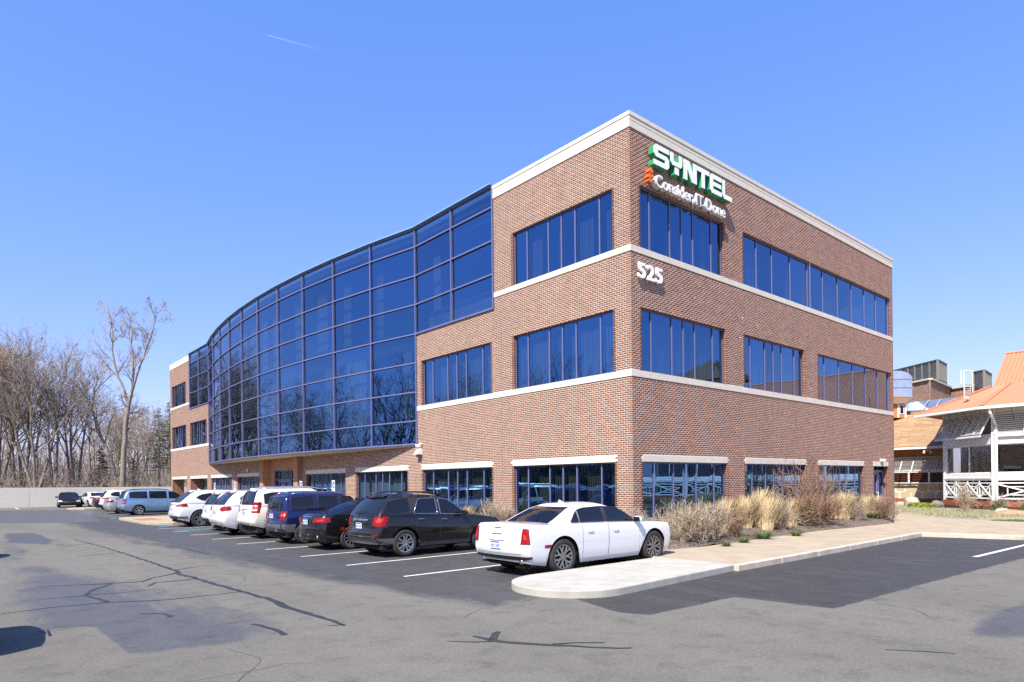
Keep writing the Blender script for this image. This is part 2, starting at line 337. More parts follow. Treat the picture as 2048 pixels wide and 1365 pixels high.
for px, ws in [([(355, 1146), (300, 1158), (285, 1164), (200, 1169), (70, 1174)], [.09, .05, .08, .05, .02]), ([(395, 1157), (370, 1161), (310, 1166), (296, 1173)], [.1, .06, .06, .05]),
               ([(484, 1184), (430, 1190), (340, 1200), (210, 1206), (100, 1216), (0, 1229)], [.03, .04, .05, .04, .03, .02]), ([(222, 1169), (185, 1181), (168, 1191), (195, 1198), (212, 1205)], [.04, .07, .08, .07, .08]),
               ([(168, 1191), (250, 1186), (332, 1177)], [.04, .025, .015]), ([(165, 1192), (70, 1201)], [.03, .02]), ([(503, 1249), (535, 1256), (552, 1261), (569, 1271)], [.07, .06, .08, .09]),
               ([(945, 1273), (985, 1281), (1040, 1288), (1110, 1291), (1180, 1296), (1240, 1297), (1264, 1297)], [.03, .10, .09, .09, .07, .06, .04]), ([(1105, 1289), (1150, 1286), (1209, 1286)], [.06, .04, .04]),
               ([(983, 1280), (992, 1267), (998, 1264)], [.12, .1, .06]), ([(893, 1283), (940, 1285), (985, 1284)], [.015, .03, .04]), ([(190, 1086), (140, 1092), (120, 1096)], [.05, .03, .02]),
               ([(250, 1105), (200, 1110), (150, 1112)], [.04, .03, .02]), ([(350, 1141), (400, 1133), (440, 1131)], [.05, .03, .02]), ([(280, 1228), (325, 1228), (345, 1233), (333, 1236)], [.02, .03, .05, .04]), ([(655, 1252), (690, 1251)], [.02, .03]),
               ([(1770, 1300), (1850, 1304), (1910, 1308)], [.015, .03, .02]), ([(330, 1092), (370, 1098), (420, 1110)], [.03, .04, .02])]:
    crack(px, ws)
def line(p, q, w=.10, mat=None, z=.007): ribbon([p, q], w, z, mat or LINEW, 'parking_line')
for k, b_ in enumerate([-1.06, 1.55, 4.2, 6.85, 9.4, 12.05, 14.85, 17.5, 20.1]): line((-8.85, b_), (-3.1, b_+.05))
for b_ in (33.5, 36.2, 38.9, 41.6, 44.3, 47, 49.7): line((-8.6, b_), (-3.1, b_))
for b_ in (17.9, 18.9): line((-8.4, b_), (-6.9, b_+.9), .1, LINEB)
HAIR = pm('crack_hairline', (.055, .052, .047), .9, var=.3, vs=6)
for seed_ in range(7):                                                  # hairline cracks wandering over the old surface
    rc_ = random.Random(seed_+40); p = Vector((rc_.uniform(-15, -3), rc_.uniform(-10.5, 12) if seed_ % 3 else rc_.uniform(-10.8, -5))); 
    if p.y > -5.8 and p.x > -9.5: p.x -= 6
    a_ = rc_.uniform(0, 6.28); pts_ = [p]
    for k in range(rc_.randint(7, 16)): a_ += rc_.gauss(0, .26); pts_.append(pts_[-1]+Vector((math.cos(a_), math.sin(a_)))*rc_.uniform(.12, .3))
    ribbon([(q.x, q.y) for q in pts_], [rc_.uniform(.003, .009) for _ in pts_], .004, HAIR, 'hairline_crack', .5)
line((-8.5, 21.6), (-7.4, 22.6), .12, LINEB); line((-8.6, 33.1), (-7.6, 34), .12, LINEB); line((-8.2, 17.55), (-3.1, 17.55), .12, LINEB)
for p in ((75, 1017), (458, 1015)): pass
for a_ in (-14.6, -11.2, -4.0): line((a_, 66.5), (a_-.1, 60.8))
line((2.9, -8.15), (9.0, -8.35), .12)
for b_ in (-11.0, -13.7): line((3.2, b_), (9.6, b_-.1), .12)
# ---- concrete island, sidewalks, kerbs
def arc(cx, cy, r, a0, a1, n=10): return [(cx+r*math.cos(a0+(a1-a0)*i/n), cy+r*math.sin(a0+(a1-a0)*i/n)) for i in range(n+1)]
def slab(name, poly, z1, mat, z0=-.02, lab=None):
    o = MB().prism(poly, z0, z1).build(name, mat); tag(o, kind='structure')
    m = o.modifiers.new('b', 'BEVEL'); m.width = .02; m.segments = 2; m.limit_method = 'ANGLE'; return o
HS = .13
nose = arc(-7.35, -4.50, 1.13, math.pi/2+.05, 3*math.pi/2-.02, 36)
slab('traffic_island', nose+[(-3.2, -5.36), (-3.2, -3.32)], HS+.002, CONC)
bed = [ab(onG(x, y, HS)) for x, y in ((1338, 1100), (1420, 1092), (1500, 1081), (1640, 1062), (1740, 1052), (1790, 1046))]
side = [(-3.197, -5.36), (8.45, -5.18), (9.1, -7.9), (13, -26), (17, -26), (16.6, -6.6), (17.6, -3.4), (21.5, -.4), (24.5, 3.2), (24.5, 4), (20.9, 1.5), (20.9, -.02), (19.2, -.4)]+list(reversed(bed))+[(-.6, -1.2), (-1.5, -1.2), (-1.5, 25), (-3.197, 25)]
tag(MB().prism(side, -.02, HS).build('sidewalk', CONC_TAN), kind='structure')
for i, p in enumerate([-.4, 2.4, 5.2]): ribbon([(p, -5.2), (p+.05, -1.9)], .014, HS+.003, KERB, 'sidewalk_joint')
ribbon([(10.5, -5.4), (15.8, -2.2)], .014, HS+.003, KERB, 'sidewalk_joint'); ribbon([(10.6, -10), (17, -9.6)], .014, HS+.003, KERB, 'sidewalk_joint'); ribbon([(13.2, -26), (13.2, -2.8)], .014, HS+.003, KERB, 'sidewalk_joint')
def kerb(pts, w=.15, z=HS+.004):
    L = [Vector((*p, 0)) for p in pts]; mb = MB()
    for i in range(len(L)-1):
        n = max(1, int((L[i+1]-L[i]).length/1.8))
        for k in range(n):
            p, q = L[i].lerp(L[i+1], k/n), L[i].lerp(L[i+1], (k+1)/n); d = (q-p).normalized()*.006
            mb.bar(p+d+Vector((0, 0, z/2-.02)), q-d+Vector((0, 0, z/2-.02)), w, z+.04)
    return tag(mb.build('kerb', KERB, bev=.02), kind='structure')
kerb([(-3.3, -5.40), (8.42, -5.23), (9.08, -7.92), (13, -26)])
kerb([(-3.25, -3.3), (-3.25, 22.8)])
# ramp island in front of the entrance
slab('ramp_island', [(-8.2, 23.2), (-8.5, 24.4), (-8.55, 31.0), (-8.0, 31.6), (-3.3, 31.6), (-3.3, 22.8), (-7.6, 22.8)], HS, CONC_TAN)
tag(MB().bx(-8.35, -7.3, 26.3, 28.6, HS-.02, HS+.004).build('tactile_pad', pm('pad_red', (.36, .13, .08), .9, var=.15, vs=8)), kind='structure')
slab('sidewalk', [(-3.19, 25), (-3.19, 60), (-.05, 60), (-.05, 25)], HS-.004, CONC_TAN)
slab('sidewalk', [(-1.5, 25), (0.2, 25), (0.2, 30.5), (-1.5, 30.5)], HS+.003, CONC_TAN)
slab('far_island', [(-8.2, 53.2), (-8.3, 55.5), (-7.6, 56.3), (-3.2, 56.3), (-3.2, 52.6), (-7.4, 52.6)], HS, CONC_TAN)
# planting beds
def mound(name, poly, z0, z1, mat, seed=0):
    """soil bed whose middle is heaped up"""
    xs_, ys_ = [p[0] for p in poly], [p[1] for p in poly]; s = .22
    gx = np.arange(min(xs_), max(xs_)+s, s); gy = np.arange(min(ys_), max(ys_)+s, s); A, B_ = np.meshgrid(gx, gy, indexing='ij'); P = np.stack([A.ravel(), B_.ravel()], 1)
    d, _ = poly_sd(P, poly, [0]*len(poly)); r = np.random.RandomState(seed)
    z = np.where(d > 0, z0+(z1-z0)*(1-np.exp(-d/.45)), z0-.06+d*.2)+r.uniform(-.018, .018, len(P))
    n2 = len(gy); i2 = (np.arange(len(gx)-1)[:, None]*n2+np.arange(n2-1)[None]).ravel(); q = np.stack([i2, i2+n2, i2+n2+1, i2+1], 1)
    keep = (d[q] > -s*.6).all(1)
    return tag(link_mesh(name, np_mesh(name, np.concatenate([P, z[:, None]], 1), q[keep], mat, smooth=True)), kind='structure')
BEDP = [(-1.48, -1.2), (-.6, -1.22)]+bed+[(19, -.5), (19, -.02), (-.02, -.02), (-.02, 24.6), (-1.48, 24.6)]
def bed_z(x, y):
    d, _ = poly_sd(np.array([[x, y]]), BEDP, [0]*len(BEDP)); return HS-.02+(.30-HS+.02)*(1-math.exp(-max(0, float(d[0]))/.45))
mound('planting_bed', [(-1.48, -1.2), (-.6, -1.22)]+bed+[(19, -.5), (19, -.02), (-.02, -.02), (-.02, 24.6), (-1.48, 24.6)], HS-.02, .30, MULCH, 3)
ribbon([(-1.5, -1.2), (-1.5, 25)], .012, HS+.003, KERB, 'sidewalk_joint')
mound('gravel_bed', [(17.7, -3.1), (16.9, -5.2), (18.5, -7), (20, -12), (27, -12), (27, -3), (29, .2), (33, 1), (33, 6), (25, 5), (24.6, 3)], HS-.03, .2, pm('gravel_brown', (.27, .23, .18), .95, var=.4, vs=16, bmp=1, bs=40), 5)
mound('lawn', [(16.85, -5.0), (18.6, -6.3), (20.2, -8.6), (20.8, -26), (17.02, -26), (16.65, -6.6)], HS-.01, .17, LAWN, 6)
# ================================================================== office building
bld = thing('office_building', 'three storey red brick office building with cream stone bands and a bulging blue glass front', 'building')
LR, LL, ZT = 21.39, 55.5, 12.91
COURSE = .0677; Z0C = .013
b1 = (5.203, 5.407); b2 = (9.087, 9.28); lin = (2.556, 2.753)
H2, H3, SILLG = 7.40, 11.25, .42
def fr(a, b, ms): return (a, b, ms)
# openings: (u0, u1, z0, z1, mullions)
PAT = (.65, 1.76, 2.42, 3.08, 4.21)
def std(u0, u1): return [u0+(u1-u0)*p/4.93 for p in PAT]
LW = [(.72, 5.57, b2[1], H3, std(.70, 5.57)), (.72, 5.57, b1[1], H2, std(.70, 5.57)), (6.92, 11.82, b1[1], H2, std(6.9, 11.8)),
      (.71, 5.64, SILLG, lin[0], std(.71, 5.64)), (6.92, 11.86, SILLG, lin[0], std(6.9, 11.86)), (13.14, 18.15, SILLG, lin[0], std(13.14, 18.1)), (19.4, 24.36, SILLG, lin[0], std(19.4, 24.3)),
      (32.04, 36.56, SILLG, lin[0], std(32.04, 36.5)), (37.91, 42.89, SILLG, lin[0], std(37.9, 42.9)),
      (44.04, 48.87, b1[1], H2, std(44.0, 48.87)), (50.14, 54.94, b1[1], H2, std(50.1, 54.94)), (50.14, 54.94, b2[1], H3, std(50.1, 54.94))]
RW = [(.50, 5.28, b2[1], H3, [1.09, 2.17, 2.84, 3.5, 4.62]), (6.64, 21.08, b2[1], H3, [7.75, 8.96, 10.48, 12.01, 13.48, 15, 16.51, 18.01, 19.44]),
      (.51, 5.33, b1[1], H2, [1.11, 2.23, 2.88, 3.55, 4.65]), (6.66, 11.43, b1[1], H2, [7.22, 8.34, 9.0, 9.67, 10.76]), (12.77, 21.08, b1[1], H2, [13.55, 15.05, 16.54, 18.04, 19.53]),
      (.50, 5.35, SILLG, lin[0], [1.17, 2.24, 2.9, 3.55, 4.66]), (6.63, 11.46, SILLG, lin[0], [7.28, 8.3, 8.94, 9.67, 10.79]), (12.72, 17.47, SILLG, lin[0], [13.35, 14.37, 15.05, 15.7, 16.71])]
RDOOR = (18.74, 20.55, .10, lin[0])
ARC0, ARC1, SAG, ZA0, ZA1 = 12.25, 43.30, 1.55, 3.722, 13.40
CURT = [(6.68, ARC0, 8.683, 14), (ARC0, ARC1, ZA0, 14), (ARC1, 48.87, 8.67, 14)]       # holes behind the curtain wall
ENTRY = (25.55, 30.70, 0, 3.73); ARCADE = [(44.04, 48.87, 0, lin[0]), (50.14, 54.94, 0, lin[0])]
opL = [o[:4] for o in LW]+CURT+[ENTRY]+ARCADE
opR = [o[:4] for o in RW]+[RDOOR]
def P3(w, u, d, z): return (-d, u, z) if w == 'L' else (u, -d, z)       # u along the wall, d proud of it
def solid_runs(L, ops, z):
    cuts = sorted((o[0], o[1]) for o in ops if o[2] < z < o[3]); runs, x = [], 0.
    for a, b in cuts:
        if a > x: runs.append((x, a))
        x = max(x, b)
    if x < L: runs.append((x, L))
    return runs
REVEAL = pm('brick_plain', (.235, .12, .09), .9, var=.15, vs=9)
def backing(w, L, ops, name, ztop, d=0.):
    us = sorted({0, L, *[v for o in ops for v in o[:2]]}); zs = sorted({-.3, ztop, *[min(v, ztop) for o in ops for v in o[2:4] if v > -.3]})
    mb = MB()
    for i in range(len(us)-1):
        for j in range(len(zs)-1):
            uc, zc = (us[i]+us[i+1])/2, (zs[j]+zs[j+1])/2
            if any(o[0] < uc < o[1] and o[2] < zc < o[3] for o in ops): continue
            q = [P3(w, us[i], d, zs[j]), P3(w, us[i+1], d, zs[j]), P3(w, us[i+1], d, zs[j+1]), P3(w, us[i], d, zs[j+1])]
            mb.add(q, [(0, 3, 2, 1) if w == 'L' else (0, 1, 2, 3)])
    for o in ops:                                                      # reveals, one piece per jamb and head
        if o in CURT: continue
        z1 = min(o[3], ztop); D = .20
        for u, s in ((o[0], 1), (o[1], -1)):
            a, b = P3(w, u-s*.008, d, 0), P3(w, u-s*.09, -D, 0); MB().bx(*sorted((a[0], b[0])), *sorted((a[1], b[1])), max(o[2], 0), z1).build('jamb', REVEAL, bld)
        if o[3] < ztop:
            a, b = P3(w, o[0], -.004, 0), P3(w, o[1], -D, 0); MB().bx(*sorted((a[0], b[0])), *sorted((a[1], b[1])), o[3]+.004, o[3]+.07).build('head', REVEAL, bld)
    return mb.build(name, MORTAR, bld)
wallL = backing('L', LL, opL, 'brick_wall', ZT); wallR = backing('R', LR, opR, 'brick_wall', ZT)
BL, BJ, BP = .2032, .0140, .0028
def brick_boxes(w, L, ops, k0, k1, rs, single):
    lo, hi, tint, sing = [], [], [], []
    for k in range(k0, k1):
        z0 = Z0C+k*COURSE+BJ/2; z1 = z0+COURSE-BJ; zc = (z0+z1)/2
        if b1[0]-.01 < zc < b1[1]+.01 or b2[0]-.01 < zc < b2[1]+.01: continue
        odd = (k+(1 if w == 'R' else 0)) % 2
        for (a, b) in solid_runs(L, ops, zc):
            # running bond from the corner; at a lintel no bricks
            n0 = math.floor((a+odd*BL/2)/BL); u = n0*BL-odd*BL/2; cuts = [a]
            while u < b:
                if a+.075 < u < b-.075: cuts.append(u)
                u += BL
            cuts.append(b)
            for p, q in zip(cuts, cuts[1:]):
                p2 = p if p == a and p > 0 else p+BJ/2; q2 = q if q == b else q-BJ/2
                if p == 0: p2 = 0.0 if w == 'L' else -BP
                if q2-p2 < .025: continue
                if z0 < lin[1] and z1 > lin[0] and any(o[0]-.06 < (p2+q2)/2 < o[1]+.06 for o in LINT[w]): continue
                dd = BP+rs.uniform(-.001, .001); deep = .10 if (p == a or q == b) else .004
                A, B_ = P3(w, p2, dd, z0), P3(w, q2, -deep, z1)
                l, h = np.minimum(A, B_), np.maximum(A, B_)
                if single and q < single[0]+.02 and single[1] < zc < single[2]: sing.append((l, h))
                else: lo.append(l); hi.append(h); tint.append(rs.rand())
    return np.array(lo), np.array(hi), np.array(tint), sing
LINT = {'L': [(o[0], o[1]) for o in LW if o[2] == SILLG]+[(o[0], o[1]) for o in ARCADE], 'R': [(o[0], o[1]) for o in RW if o[2] == SILLG]+[RDOOR[:2]]}
def boxes_mesh(name, lo, hi, tint, mat):
    n = len(lo); c = np.array([[i, j, k] for k in (0, 1) for j in (0, 1) for i in (0, 1)])
    V = np.where(c[None] == 0, lo[:, None], hi[:, None]).reshape(-1, 3)
    q = np.array([(0, 2, 3, 1), (4, 5, 7, 6), (0, 1, 5, 4), (2, 6, 7, 3), (0, 4, 6, 2), (1, 3, 7, 5)])
    Fq = (np.arange(n)[:, None, None]*8+q[None]).reshape(-1, 4); me = np_mesh(name, V, Fq, mat)
    at_ = me.attributes.new('tint', 'FLOAT', 'FACE'); at_.data.foreach_set('value', np.repeat(tint, 6).astype(np.float32)); return me
rs = np.random.RandomState(5)
cache = {}
for w, L, ops, wl, sg in (('L', LL, opL, wallL, (.71, .55, 3.9)), ('R', LR, opR, wallR, (.50, .55, 3.9))):
    lo, hi, ti, sing = brick_boxes(w, L, ops, 0, int((ZT-Z0C)/COURSE)+1, rs, sg)
    hi[:, 2] = np.minimum(hi[:, 2], ZT+.02)
    tag(link_mesh('bricks', boxes_mesh('bricks', lo, hi, ti, BRICK), wl), kind='stuff')
    for l, h in sing:
        d = tuple(np.round(h-l, 3))
        if d not in cache: cache[d] = boxes_mesh('brick', np.array([-np.array(d)/2]), np.array([np.array(d)/2]), np.zeros(1), BRICK)
        link_mesh('brick', cache[d], wl, tuple((l+h)/2))
JOINT = pm('joint_caulk', (.33, .25, .20), .9)
for w, u, z0, z1 in (('R', 12.06, 0, 5.2), ('R', 12.06, 5.41, 9.08), ('R', 12.06, 9.29, 12.9), ('L', 18.78, 2.0, 3.6), ('L', 37.2, 2.76, 3.7), ('L', 6.3, 0, 5.2), ('L', 6.3, 5.41, 9.08)):
    A, B_ = P3(w, u-.007, .0036, 0), P3(w, u+.007, -.01, 0); MB().bx(*sorted((A[0], B_[0])), *sorted((A[1], B_[1])), z0, z1).build('expansion_joint', JOINT, bld)
# stone bands and lintels, block by block
def band(w, u0, u1, z0, z1, name='stone_band', proud=.022, blk=.61, corner=False, depth=.2):
    A, B_ = P3(w, u0+.02, proud-.012, z0+.004), P3(w, u1-.02, -depth+.02, z1-.004)
    mb = MB().bx(*sorted((A[0], B_[0])), *sorted((A[1], B_[1])), A[2], B_[2]); par = mb.build(name, MORTAR, bld)
    n = max(1, round((u1-u0)/blk)); g = .004
    for i in range(n):
        p, q = u0+(u1-u0)*i/n+g, u0+(u1-u0)*(i+1)/n-g
        if corner and i == 0: p = (-proud if w == 'R' else 0.003)
        A, B_ = P3(w, p, proud, z0), P3(w, q, -depth if not (corner and i == 0 and w == 'R') else -.0, z1)
        MB().bx(*sorted((A[0], B_[0])), *sorted((A[1], B_[1])), A[2], B_[2]).build('stone_block', STONE, par)
band('L', 0, ARC0, *b1, corner=True); band('R', 0, LR, *b1, corner=True); band('L', 0, 6.68, *b2, corner=True); band('R', 0, LR, *b2, corner=True)
band('L', ARC1+.02, LL, *b1); band('L', 48.87, LL, *b2)
for w in 'LR':
    for a, b in LINT[w]: band(w, a-.03, b+.03, *lin, name='stone_lintel', proud=.014, blk=.68)
for w, a, b, cn in (('L', 0, 6.68, 1), ('R', 0, LR, 1), ('L', 48.87, LL, 0)):
    band(w, a, b, 12.905, 13.125, 'cornice', .030, 1.22, cn, .3); band(w, a, b, 13.128, 13.262, 'cornice', .036, 1.22, cn, .3); 
    band(w, a-.0, b, 13.264, 13.385, 'coping', .055, 3.0, cn, .45)
# the far end and back walls, roof, floors, core
shell = MB(); shell.bx(LR-.3, LR-.02, .3, LL, 0, b1[0]); shell.bx(LR-.3, LR-.02, .3, LL, H2, b2[0]); shell.bx(LR-.3, LR-.02, .3, LL, H3, 13.3)
shell.bx(LR-.3, LR-.02, 9, LL, b1[0], H2); shell.bx(LR-.3, LR-.02, 9, LL, b2[0], H3); shell.bx(.21, LR-.3, LL-.3, LL-.01, lin[1], 13.3)
shell.bx(9, LR-.3, LL-.3, LL-.01, 0, lin[1]); shell.build('rear_wall', pm('brick_plain', (.20, .09, .065), .9), bld)
def arc_p(b):                                                          # how far the glass front stands out from the wall plane
    if b <= ARC0 or b >= ARC1: return 0.
    h = (ARC1-ARC0)/2; r = (h*h+SAG*SAG)/(2*SAG); return math.sqrt(max(0, r*r-(b-ARC0-h)**2))-(r-SAG)
arcb = [ARC0+(ARC1-ARC0)*i/10 for i in range(11)]
arcpts = [(-arc_p(b), b) for b in arcb]
fl = MB()
for z0, z1, inset in ((4.42, 4.74, .9), (8.28, 8.62, .9), (12.35, 12.85, .5)):
    pl_ = [(.16, .16), (LR-.35, .16), (LR-.35, LL-.35), (.16, LL-.35)]+[(a+inset, b) for a, b in reversed(arcpts)]
    fl.prism(pl_, z0, z1)
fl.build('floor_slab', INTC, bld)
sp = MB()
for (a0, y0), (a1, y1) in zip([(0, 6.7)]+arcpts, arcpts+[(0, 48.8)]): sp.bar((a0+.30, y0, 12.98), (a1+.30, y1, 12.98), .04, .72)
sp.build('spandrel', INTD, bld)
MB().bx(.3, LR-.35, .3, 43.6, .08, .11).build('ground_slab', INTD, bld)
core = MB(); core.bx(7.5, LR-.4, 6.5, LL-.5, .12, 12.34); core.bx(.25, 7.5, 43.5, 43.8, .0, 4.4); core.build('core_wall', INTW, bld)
roof = MB(); roof.prism([(.3, .3), (LR-.3, .3), (LR-.3, LL-.3), (.3, LL-.3)]+[(a+.1, b) for a, b in reversed(arcpts)], 12.9, 13.1); roof.build('roof', pm('roof_membrane', (.3, .3, .29), .9), bld)
# soffit below the glass front
MB().prism([(.02, ARC0)]+[(a+.06, b) for a, b in arcpts[1:-1]]+[(.02, ARC1)], ZA0-.10, ZA0-.02).build('soffit', SOFFIT, bld)
# ---- punched windows: frame > mullion, pane, blind
def fbar(mb, w, u0, u1, d0, d1, z0, z1):
    A, B_ = P3(w, u0, d0, z0), P3(w, u1, d1, z1); mb.bx(*sorted((A[0], B_[0])), *sorted((A[1], B_[1])), z0, z1)
def window(w, u0, u1, z0, z1, ms, blind='none', set_=.10, seed=0, name='window'):
    r = random.Random(seed); t = .045; f = MB(); d1, d0 = -set_, -set_-.10
    fbar(f, w, u0, u1, d0, d1, z1-t, z1); fbar(f, w, u0, u1, d0, d1, z0, z0+t); fbar(f, w, u0, u0+t, d0, d1, z0+t, z1-t); fbar(f, w, u1-t, u1, d0, d1, z0+t, z1-t)
    win = f.build(name, BLUEFRAME, bld); edges = [u0+t]+list(ms)+[u1-t]
    for m in ms:
        g = MB(); fbar(g, w, m-.024, m+.024, d0, d1+.008, z0+t, z1-t); g.build('mullion', BLUEFRAME, win)
    for i in range(len(edges)-1):
        a, b = edges[i]+(.024 if i else 0), edges[i+1]-(.024 if i < len(edges)-2 else 0); dg = -set_-.022; e = [r.uniform(-.004, .004) for _ in range(4)]
        q = [P3(w, a, dg+e[0], z0+t), P3(w, b, dg+e[1], z0+t), P3(w, b, dg+e[2], z1-t), P3(w, a, dg+e[3], z1-t)]
        gk = MB(); gm = .018                                            # dark gasket just inside the frame
        MB().add(q, [(0, 3, 2, 1) if w == 'L' else (0, 1, 2, 3)]).build('pane', GLASS, win)
        if blind != 'none':
            bl = MB(); lo_, hi_ = a+.02, b-.02; ztop = z1-(.34 if blind == 'full' else .5); c0, c1 = lo_, hi_
            if blind == 'part':
                k = r.random()
                if k < .3: continue
                wd = (hi_-lo_)*r.uniform(.25, .6); c0 = r.choice([lo_, hi_-wd, lo_+(hi_-lo_-wd)*r.random()]); c1 = c0+wd
            if blind == 'full' and r.random() < .25: c1 = c0+(c1-c0)*r.uniform(.6, .9)
            x = c0
            while x < c1:
                yy = .22+r.uniform(-.01, .01); fbar(bl, w, x, min(x+.075, c1), -set_-yy-.004, -set_-yy, z0+.06, ztop+r.uniform(-.01, .01)); x += .105
            bl.build('blind', BLIND, win)
    return win
for i, o in enumerate(LW):
    top = o[2] == b2[1]; grd = o[2] == SILLG
    window('L', *o[:4], o[4], 'full' if not top else 'part', seed=100+i)
for i, o in enumerate(RW):
    top = o[2] == b2[1]
    wi = window('R', *o[:4], o[4], 'part' if top or o[0] > 12 and o[2] == b1[1] else 'full', seed=200+i)
    if o[1] > 21:                                                       # glazed corner: post and the returning glass
        MB().bx(20.93, 21.10, -.03+.10, .12, o[2]+.05, o[3]-.05).build('corner_post', BLUEFRAME, wi)
        MB().add([(21.09, .13, o[2]), (21.09, 8.9, o[2]), (21.09, 8.9, o[3]), (21.09, .13, o[3])], [(0, 1, 2, 3)]).build('pane', GLASS, wi)
# side door of the short wall
dr = MB(); fbar(dr, 'R', RDOOR[0], RDOOR[1], -.30, -.22, 2.26, 2.36)
for u in (RDOOR[0], 19.78, RDOOR[1]-.10): fbar(dr, 'R', u, u+.10, -.30, -.20, .1, 2.26)
door = dr.build('side_door', BLUEFRAME, bld)
g = MB(); fbar(g, 'R', 18.84, 19.78, -.27, -.26, .1, 2.26); fbar(g, 'R', 19.88, 20.45, -.27, -.26, .1, 2.26); fbar(g, 'R', RDOOR[0], RDOOR[1], -.27, -.26, 2.36, lin[0]); g.build('pane', GLASS, door)
g = MB()
for u in (18.86, 19.64): fbar(g, 'R', u, u+.11, -.255, -.20, .1, 2.2)
fbar(g, 'R', 18.86, 19.75, -.255, -.2, 2.13, 2.25); fbar(g, 'R', 18.97, 19.64, -.255, -.2, .1, .35); g.build('door_leaf', BLUEFRAME, door)
MB().tube([P3('R', 19.52, -.2, .9), P3('R', 19.52, -.10, .9), P3('R', 19.52, -.10, 1.25), P3('R', 19.52, -.2, 1.25)], .018, 8).build('handle', WHITEP, door)
# ---- curtain wall: bays by rows of flat panes in blue bars
cw = thing('curtain_wall', None, None); cw.parent = bld
ZR = [3.722, 4.764, 6.065, 7.379, 8.683, 10.0, 11.295, 12.598, ZA1]
pts = [(-.03, 6.70), (-.03, 9.457)]+[(min(a, -.0)-.03, b) for a, b in arcpts]+[(-.03, 46.15), (-.03, 48.85)]
r = random.Random(3)
for i in range(len(pts)-1):
    p, q = Vector((*pts[i], 0)), Vector((*pts[i+1], 0)); d = (q-p).normalized(); nrm = Vector((-d.y, d.x, 0))   # outward (-x)
    inarc = ARC0-.01 <= p.y < ARC1-.01; rows = range(8) if inarc else range(4, 8)
    for k in rows:
        z0, z1 = ZR[k]+.035, ZR[k+1]-.035; a, b = p+d*.035-nrm*.05, q-d*.035-nrm*.05
        e = [nrm*r.uniform(-.007, .007) for _ in range(4)]; up_ = Vector((0, 0, 1))
        MB().add([a+up_*z0+e[0], b+up_*z0+e[1], b+up_*z1+e[2], a+up_*z1+e[3]], [(0, 3, 2, 1)]).build('pane', GLASS, cw)
    mb = MB()
    for k in list(rows)+[rows[-1]+1]:
        h = .07 if k in (rows[0], rows[-1]+1) else .055
        mb.bar(p+Vector((0, 0, ZR[k]))-nrm*.03, q+Vector((0, 0, ZR[k]))-nrm*.03, .12, h)
    mb.build('transom', BLUEFRAME, cw)
    c = MB(); c.bar(p+Vector((0, 0, ZA1+.065))+nrm*.0, q+Vector((0, 0, ZA1+.065)), .26, .055); c.build('coping', COPBLUE, cw)
for i, p in enumerate(pts):
    d = (Vector(pts[min(i+1, len(pts)-1)])-Vector(pts[max(0, i-1)])).normalized(); a = math.atan2(d.y, d.x)
    z0 = ZR[0] if ARC0-.01 <= p[1] <= ARC1+.01 else ZR[4]
    MB().box((p[0]+.03, p[1], (z0+ZA1)/2), (.052, .13, ZA1-z0+.06), rz=a).build('mullion', BLUEFRAME, cw)
# blinds, columns and ceiling lights seen through the glass front
it = MB()
for (bb, z0, z1, wd) in [(15.0, 9.0, 12.2, .5), (17.6, 9.0, 12.1, .6), (19.8, 9.1, 12.2, .9), (22.6, 9.0, 12.2, .7), (13.1, 5.0, 8.2, .45), (16.4, 4.9, 8.2, 1.6), (18.9, 4.9, 8.2, 1.2), (22.2, 4.9, 8.2, .9), (25.2, 9.0, 12.2, 1.1), (27.3, 9, 12.2, .8), (28.9, 9.0, 12.2, 1.4), (25.9, 5, 8.2, .8), (31, 9, 12, 1), (10.9, 9.0, 12, .5), (7.0, 8.9, 9.6, 4.8), (46.6, 9.0, 11.3, .9)]:
    x = bb; pa = arc_p(bb)
    while x < bb+wd: it.bx(-arc_p(x)+.42, -arc_p(x)+.43, x, x+.085, z0, z1); x += .11
it.build('blind', BLIND, cw)
il = MB()
for (a_, b_, z) in [(2.0, 8.6, 12.3), (2.2, 10.5, 12.3), (2.0, 3.5, 12.3), (2.4, 2.2, 12.3), (5.0, 2.0, 12.3), (1.2, 13.5, 12.3), (1.2, 17, 12.3), (1.5, 9.8, 12.3), (10, 2.2, 12.3), (13, 2.4, 12.3), (3, 3, 8.25), (1.5, 18, 8.25), (1, 22, 8.25)]:
    il.bx(a_, a_+.6, b_, b_+1.2, z+.0, z+.03)
il.build('ceiling_light', WHITEP, bld)
# ---- entrance: stucco pilasters and the glazed doors
en = thing('entrance', None, None); en.parent = bld
for b0, b1_ in ((25.0, 25.60), (30.66, 31.27)): MB().bx(-.31, .42, b0, b1_, 0, ZA0-.10).build('pilaster', EIFS, en, bev=.02)
MB().bx(.22, .40, 25.6, 30.66, 2.90, ZA0-.1).build('fascia', EIFS, en); MB().bx(.22, .40, 25.6, 26.55, 0, 2.90).build('fascia', EIFS, en); MB().bx(.22, .40, 30.05, 30.66, 0, 2.90).build('fascia', EIFS, en)
f = MB(); E0, E1 = 26.60, 30.0
for b_ in (E0, E0+.68, E1-.68, E1): f.bx(.26, .36, b_-.04, b_+.04, 0, 2.9)
for z in (2.27, 2.86): f.bx(.26, .36, E0, E1, z-.04, z+.04)
f.bx(.24, .36, E0+.68, E1-.68, 2.10, 2.26); f.bx(.25, .36, (E0+E1)/2-.06, (E0+E1)/2+.06, 0, 2.1); f.build('door_frame', BLUEFRAME, en)
